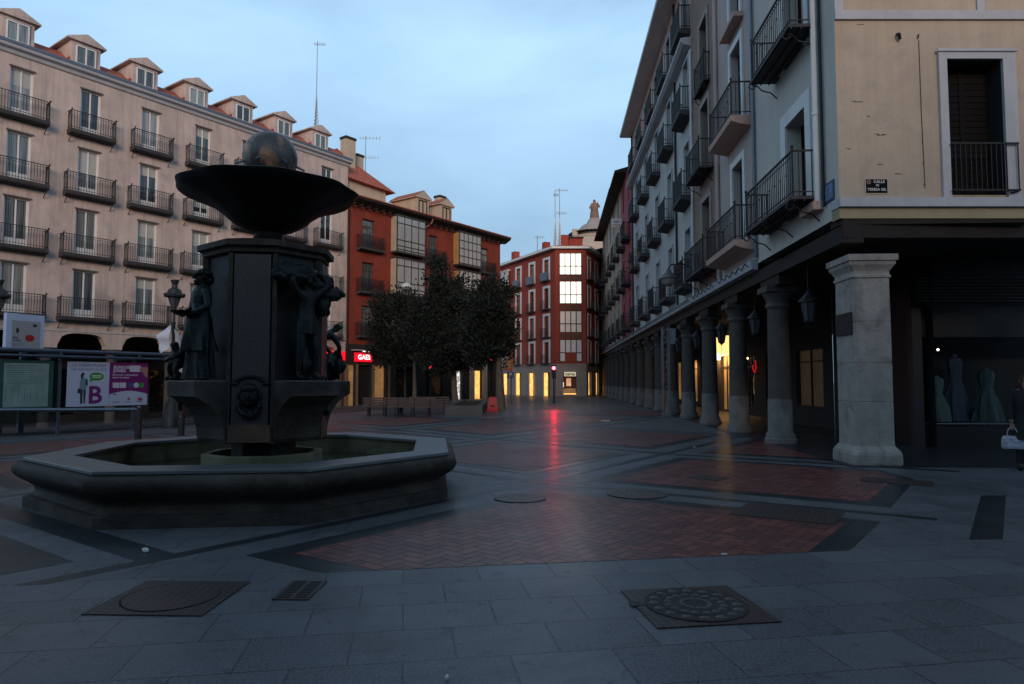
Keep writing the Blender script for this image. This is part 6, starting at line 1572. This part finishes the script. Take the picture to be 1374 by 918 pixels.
# ------------------------------------------------------------------ person at the right edge, looking at the shop
def person():
    X, Y = 9.36, 12.3
    th = thing('person', 'person in black standing at the right edge, holding a pale patterned handbag and a phone', 'person', T((X, Y, 0)) @ rz(R(-35)))
    p, e = body(1.0, armL=[(-.19, 0, 1.40), (-.25, .0, 1.14), (-.24, -.05, .90), (-.235, -.06, .84)], armR=[(.19, 0, 1.40), (.25, -.04, 1.15), (.14, -.25, 1.12), (.10, -.31, 1.14)])
    th_m = skin_mesh('body', p, e, 2, mat('skin', (.30, .15, .10), .6, .1, 8, 0))
    o = inst('body', th_m, th)
    CL = mat('black_coat', (.010, .010, .012), .8, .3, 4, .2, 20)
    coat = cloth([(.07, 1.49), (.16, 1.44), (.215, 1.38), (.20, 1.2), (.17, 1.08), (.20, .92), (.23, .7), (.25, .55)], 36, 6, .03, .4, (0, 0, 0), 1, .72); coat.materials.clear(); coat.materials.append(CL)
    inst('coat', coat, th)
    sl_ = MB()
    for k in ('L', 'R'):
        P = [Vector(p[k + str(q)][:3]) for q in range(3)]
        sl_.tube(P[0], P[1], .085, .065, 12); sl_.tube(P[1], P[2], .066, .05, 12); sl_.blob(P[1], (.066,) * 3); sl_.blob(P[0], (.086,) * 3)
    sl_.build('sleeve', CL, th, smooth=True)
    tr = MB()
    for k in ('A', 'B'):
        P = [Vector(p[k + str(q)][:3]) for q in range(4)]; tr.tube(P[0], P[1], .11, .085, 12); tr.tube(P[1], P[2] , .085, .065, 12); tr.blob(P[1], (.085,) * 3)
    tr.build('trousers', CL, th, smooth=True)
    sh = MB()
    for k in ('A', 'B'): q = p[k + '3']; sh.blob((q[0], q[1] + .04, .05), (.055, .14, .055), 12, 8)
    sh.build('shoe', CL, th, smooth=True)
    h = MB(); h.blob((0, .025, 1.635), (.108, .118, .12), 16, 12, nz=.1); h.blob((0, .09, 1.52), (.09, .06, .13), 14, 10); h.build('hair', mat('auburn_hair', (.05, .018, .01), .6, .3, 9, .3, 40), th, smooth=True)
    fb = face_bits((0, -.02, 1.56)); fb.materials.clear(); fb.materials.append(MATS['skin']); inst('face', fb, th)
    hn = MB()
    for (hx, hy, hz, dx) in ((-.235, -.06, .80, 0), (.08, -.34, 1.15, 1)):
        hn.blob((hx, hy, hz), (.035, .022, .045) if not dx else (.04, .04, .022), 10, 8)
        for q in range(4):
            if not dx: P = [(hx - .024 + q * .016, hy - .01, hz - .03), (hx - .024 + q * .016, hy - .03, hz - .065), (hx - .024 + q * .016, hy - .012, hz - .085)]
            else: P = [(hx - .03, hy - .03 + q * .016, hz + .01), (hx - .055, hy - .03 + q * .016, hz + .03), (hx - .05, hy - .028 + q * .016, hz + .055)]
            hn.path(P, .0085, 6)
        hn.path([(hx + .03, hy - .01, hz + .01), (hx + .04, hy - .035, hz - .02), (hx + .02, hy - .045, hz - .04)], .0095, 6)
    hn.build('hand', MATS['skin'], th, smooth=True)
    # handbag, held in the left hand
    Mh = T((X, Y, 0)) @ rz(R(-35)) @ T((-.235, -.07, 0))
    t = thing('handbag', 'pale patterned tote bag hanging from the hand of the person in black', 'handbag', Mh)
    b = MB(); P = []
    for (w, d, z) in ((.155, .06, .38), (.175, .07, .42), (.165, .06, .55), (.145, .035, .61)): P += [(-w, -d, z), (w, -d, z), (w, d, z), (-w, d, z)]
    b.add(P, [(j * 4 + k, j * 4 + (k + 1) % 4, (j + 1) * 4 + (k + 1) % 4, (j + 1) * 4 + k) for j in range(3) for k in range(4)] + [(0, 1, 2, 3), (12, 13, 14, 15)])
    b.build('bag', mat('patterned_bag', (.36, .35, .42), .6, .6, 22, .3, 60), t)
    b = MB()
    for yy in (-.035, .035): b.path([(-.08, yy, .60), (-.07, yy, .70), (-.03, yy * .4, .765), (.03, yy * .4, .765), (.07, yy, .70), (.08, yy, .60)], .009, 6)
    b.build('handle', MATS['patterned_bag'], t)
    Mp = T((X, Y, 0)) @ rz(R(-35)) @ T((.03, -.36, 1.19)) @ Matrix.Rotation(R(-35), 4, 'X')
    b = MB(); b.box(-.036, .036, -.004, .004, -.07, .075); o = b.build('phone', IRON, None, Mp); tag(o, 'phone held up in the hand of the person in black', 'phone')
    b = MB(); b.box(-.032, .032, .0045, .005, -.06, .066); b.build('screen', lit('phone_screen', (.7, .8, 1), .5), o)
person()

# litter
LIT = mat('scrap', (.5, .5, .5), .8, .2, 5, 0)
for k, (x, y, s, lab) in enumerate(((3.75, 27.2, .35, 'flat white scrap of card near the far columns'), (3.1, 28.0, .14, 'small white scrap left of the flat card'), (-3.45, 6.45, .11, 'pale crumpled wrapper on the dark paving line by the fountain'), (1.95, 6.3, .05, 'tiny white wrapper in the front slabs'), (-.35, 3.72, .03, 'cigarette end at the bottom of the picture'), (4.4, 16.4, .06, 'small pale crumb of paper near the round columns'))):
    b = MB(); b.box(-s / 2, s / 2, -s / 5, s / 5, 0, .012 + s * .05); tag(b.build('litter', LIT, None, T((x, y, gz(x, y) + .010)) @ rz(k * 1.1)), lab, 'litter', 'litter on the paving')

# ------------------------------------------------------------------ unseen house row added on the near side to shade the lower facades
def shading_row():
    M = frame(-34, -19, 0, 1, .0); th = thing('apartment_building', 'plain grey plastered apartment row closing the near side, added unseen behind the viewer to shade the facades', 'building', M)
    sg = 1; X1 = 84; cs = [3 + 4.2 * k for k in range(20)]; rows = [4.2, 7.4, 10.6]
    H = [(c - .55, c + .55, z, z + 2.2) for c in cs for z in rows]
    b = MB(sg); wall_grid(b, 0, X1, 0, 14.0, H, .2); rest(b, 0, X1, -10, 0, 14.0); b.build('wall', mat('grey_plaster', (.20, .17, .15), .9, .15, .5, .1, 10, streak=.3), th)
    for c in cs:
        for z in rows: put_win(th, c, z, 1.1, 2.2, sg, 'leaf', WHITE, GLASSD, .15)
    b = MB(sg); b.extrude_x([(.4, 14.0), (.4, 14.2), (-5, 15.6), (-10, 14.2), (-10, 14.0)], -.2, X1 + .2); b.build('roof', TILE, th)
shading_row()

# ------------------------------------------------------------------ sky and light
def sky():
    w = bpy.data.worlds.new('World'); S.world = w; w.use_nodes = True; n = NT(w.node_tree)
    for q in list(w.node_tree.nodes): w.node_tree.nodes.remove(q)
    out = n.n('ShaderNodeOutputWorld'); bg = n.n('ShaderNodeBackground')
    st = n.n('ShaderNodeTexSky'); st.sky_type = 'NISHITA'; st.sun_disc = False; st.sun_elevation = R(SUN_EL); st.sun_rotation = R(SUN_AZ)
    st.air_density = 1.0; st.dust_density = 1.0; st.ozone_density = 2.0
    g = n.n('ShaderNodeTexCoord').outputs['Generated']
    s = n.n('ShaderNodeSeparateXYZ'); n.l(g, s.inputs[0])
    f = n.noise(n.mapping(g, (1.1, 1.1, 3.2), (.25, .1, .5)), 2.1, 6, .55, .35)
    c = n.ramp(f, [(.34, (4.2, 6.7, 9.4)), (.50, (4.9, 7.7, 10.6)), (.70, (5.7, 8.7, 11.8))])
    h = n.ramp(s.outputs[2], [(.0, .62), (.20, .78), (.46, 1.12), (.60, .80), (.85, .38)])
    c = n.mix(1.0, c, h, 'MULTIPLY')
    col = n.mix(.80, st.outputs[0], c)
    n.l(col, bg.inputs[0]); bg.inputs[1].default_value = .105; n.l(bg.outputs[0], out.inputs[0])
SUN_EL, SUN_AZ = 13.0, 176.0      # low dawn sun behind the viewer, to the right
sky()
l = bpy.data.lights.new('sun', 'SUN'); l.energy = 2.0; l.angle = R(20); l.color = (1.0, .72, .54)
o = bpy.data.objects.new('sun', l); COL.objects.link(o)
az = R(SUN_AZ); el = R(SUN_EL); sd = Vector((math.sin(az) * math.cos(el), math.cos(az) * math.cos(el), math.sin(el)))
o.rotation_euler = sd.to_track_quat('Z', 'Y').to_euler(); o.location = sd * 60

# ------------------------------------------------------------------ camera
cam = bpy.data.cameras.new('camera'); cam.sensor_width = 36; cam.lens = 36 * FOC / 1374; cam.clip_end = 2000; cam.clip_start = .05
co = bpy.data.objects.new('camera', cam); COL.objects.link(co); co.location = (0, 0, EYE); co.rotation_euler = (math.pi / 2 + PIT, 0, 0)
S.camera = co
S.render.engine = 'CYCLES'; S.render.resolution_x = 1024; S.render.resolution_y = 684
S.view_settings.view_transform = 'Standard'; S.view_settings.look = 'None'; S.view_settings.exposure = 0; S.view_settings.gamma = 1
S.cycles.sample_clamp_indirect = 4
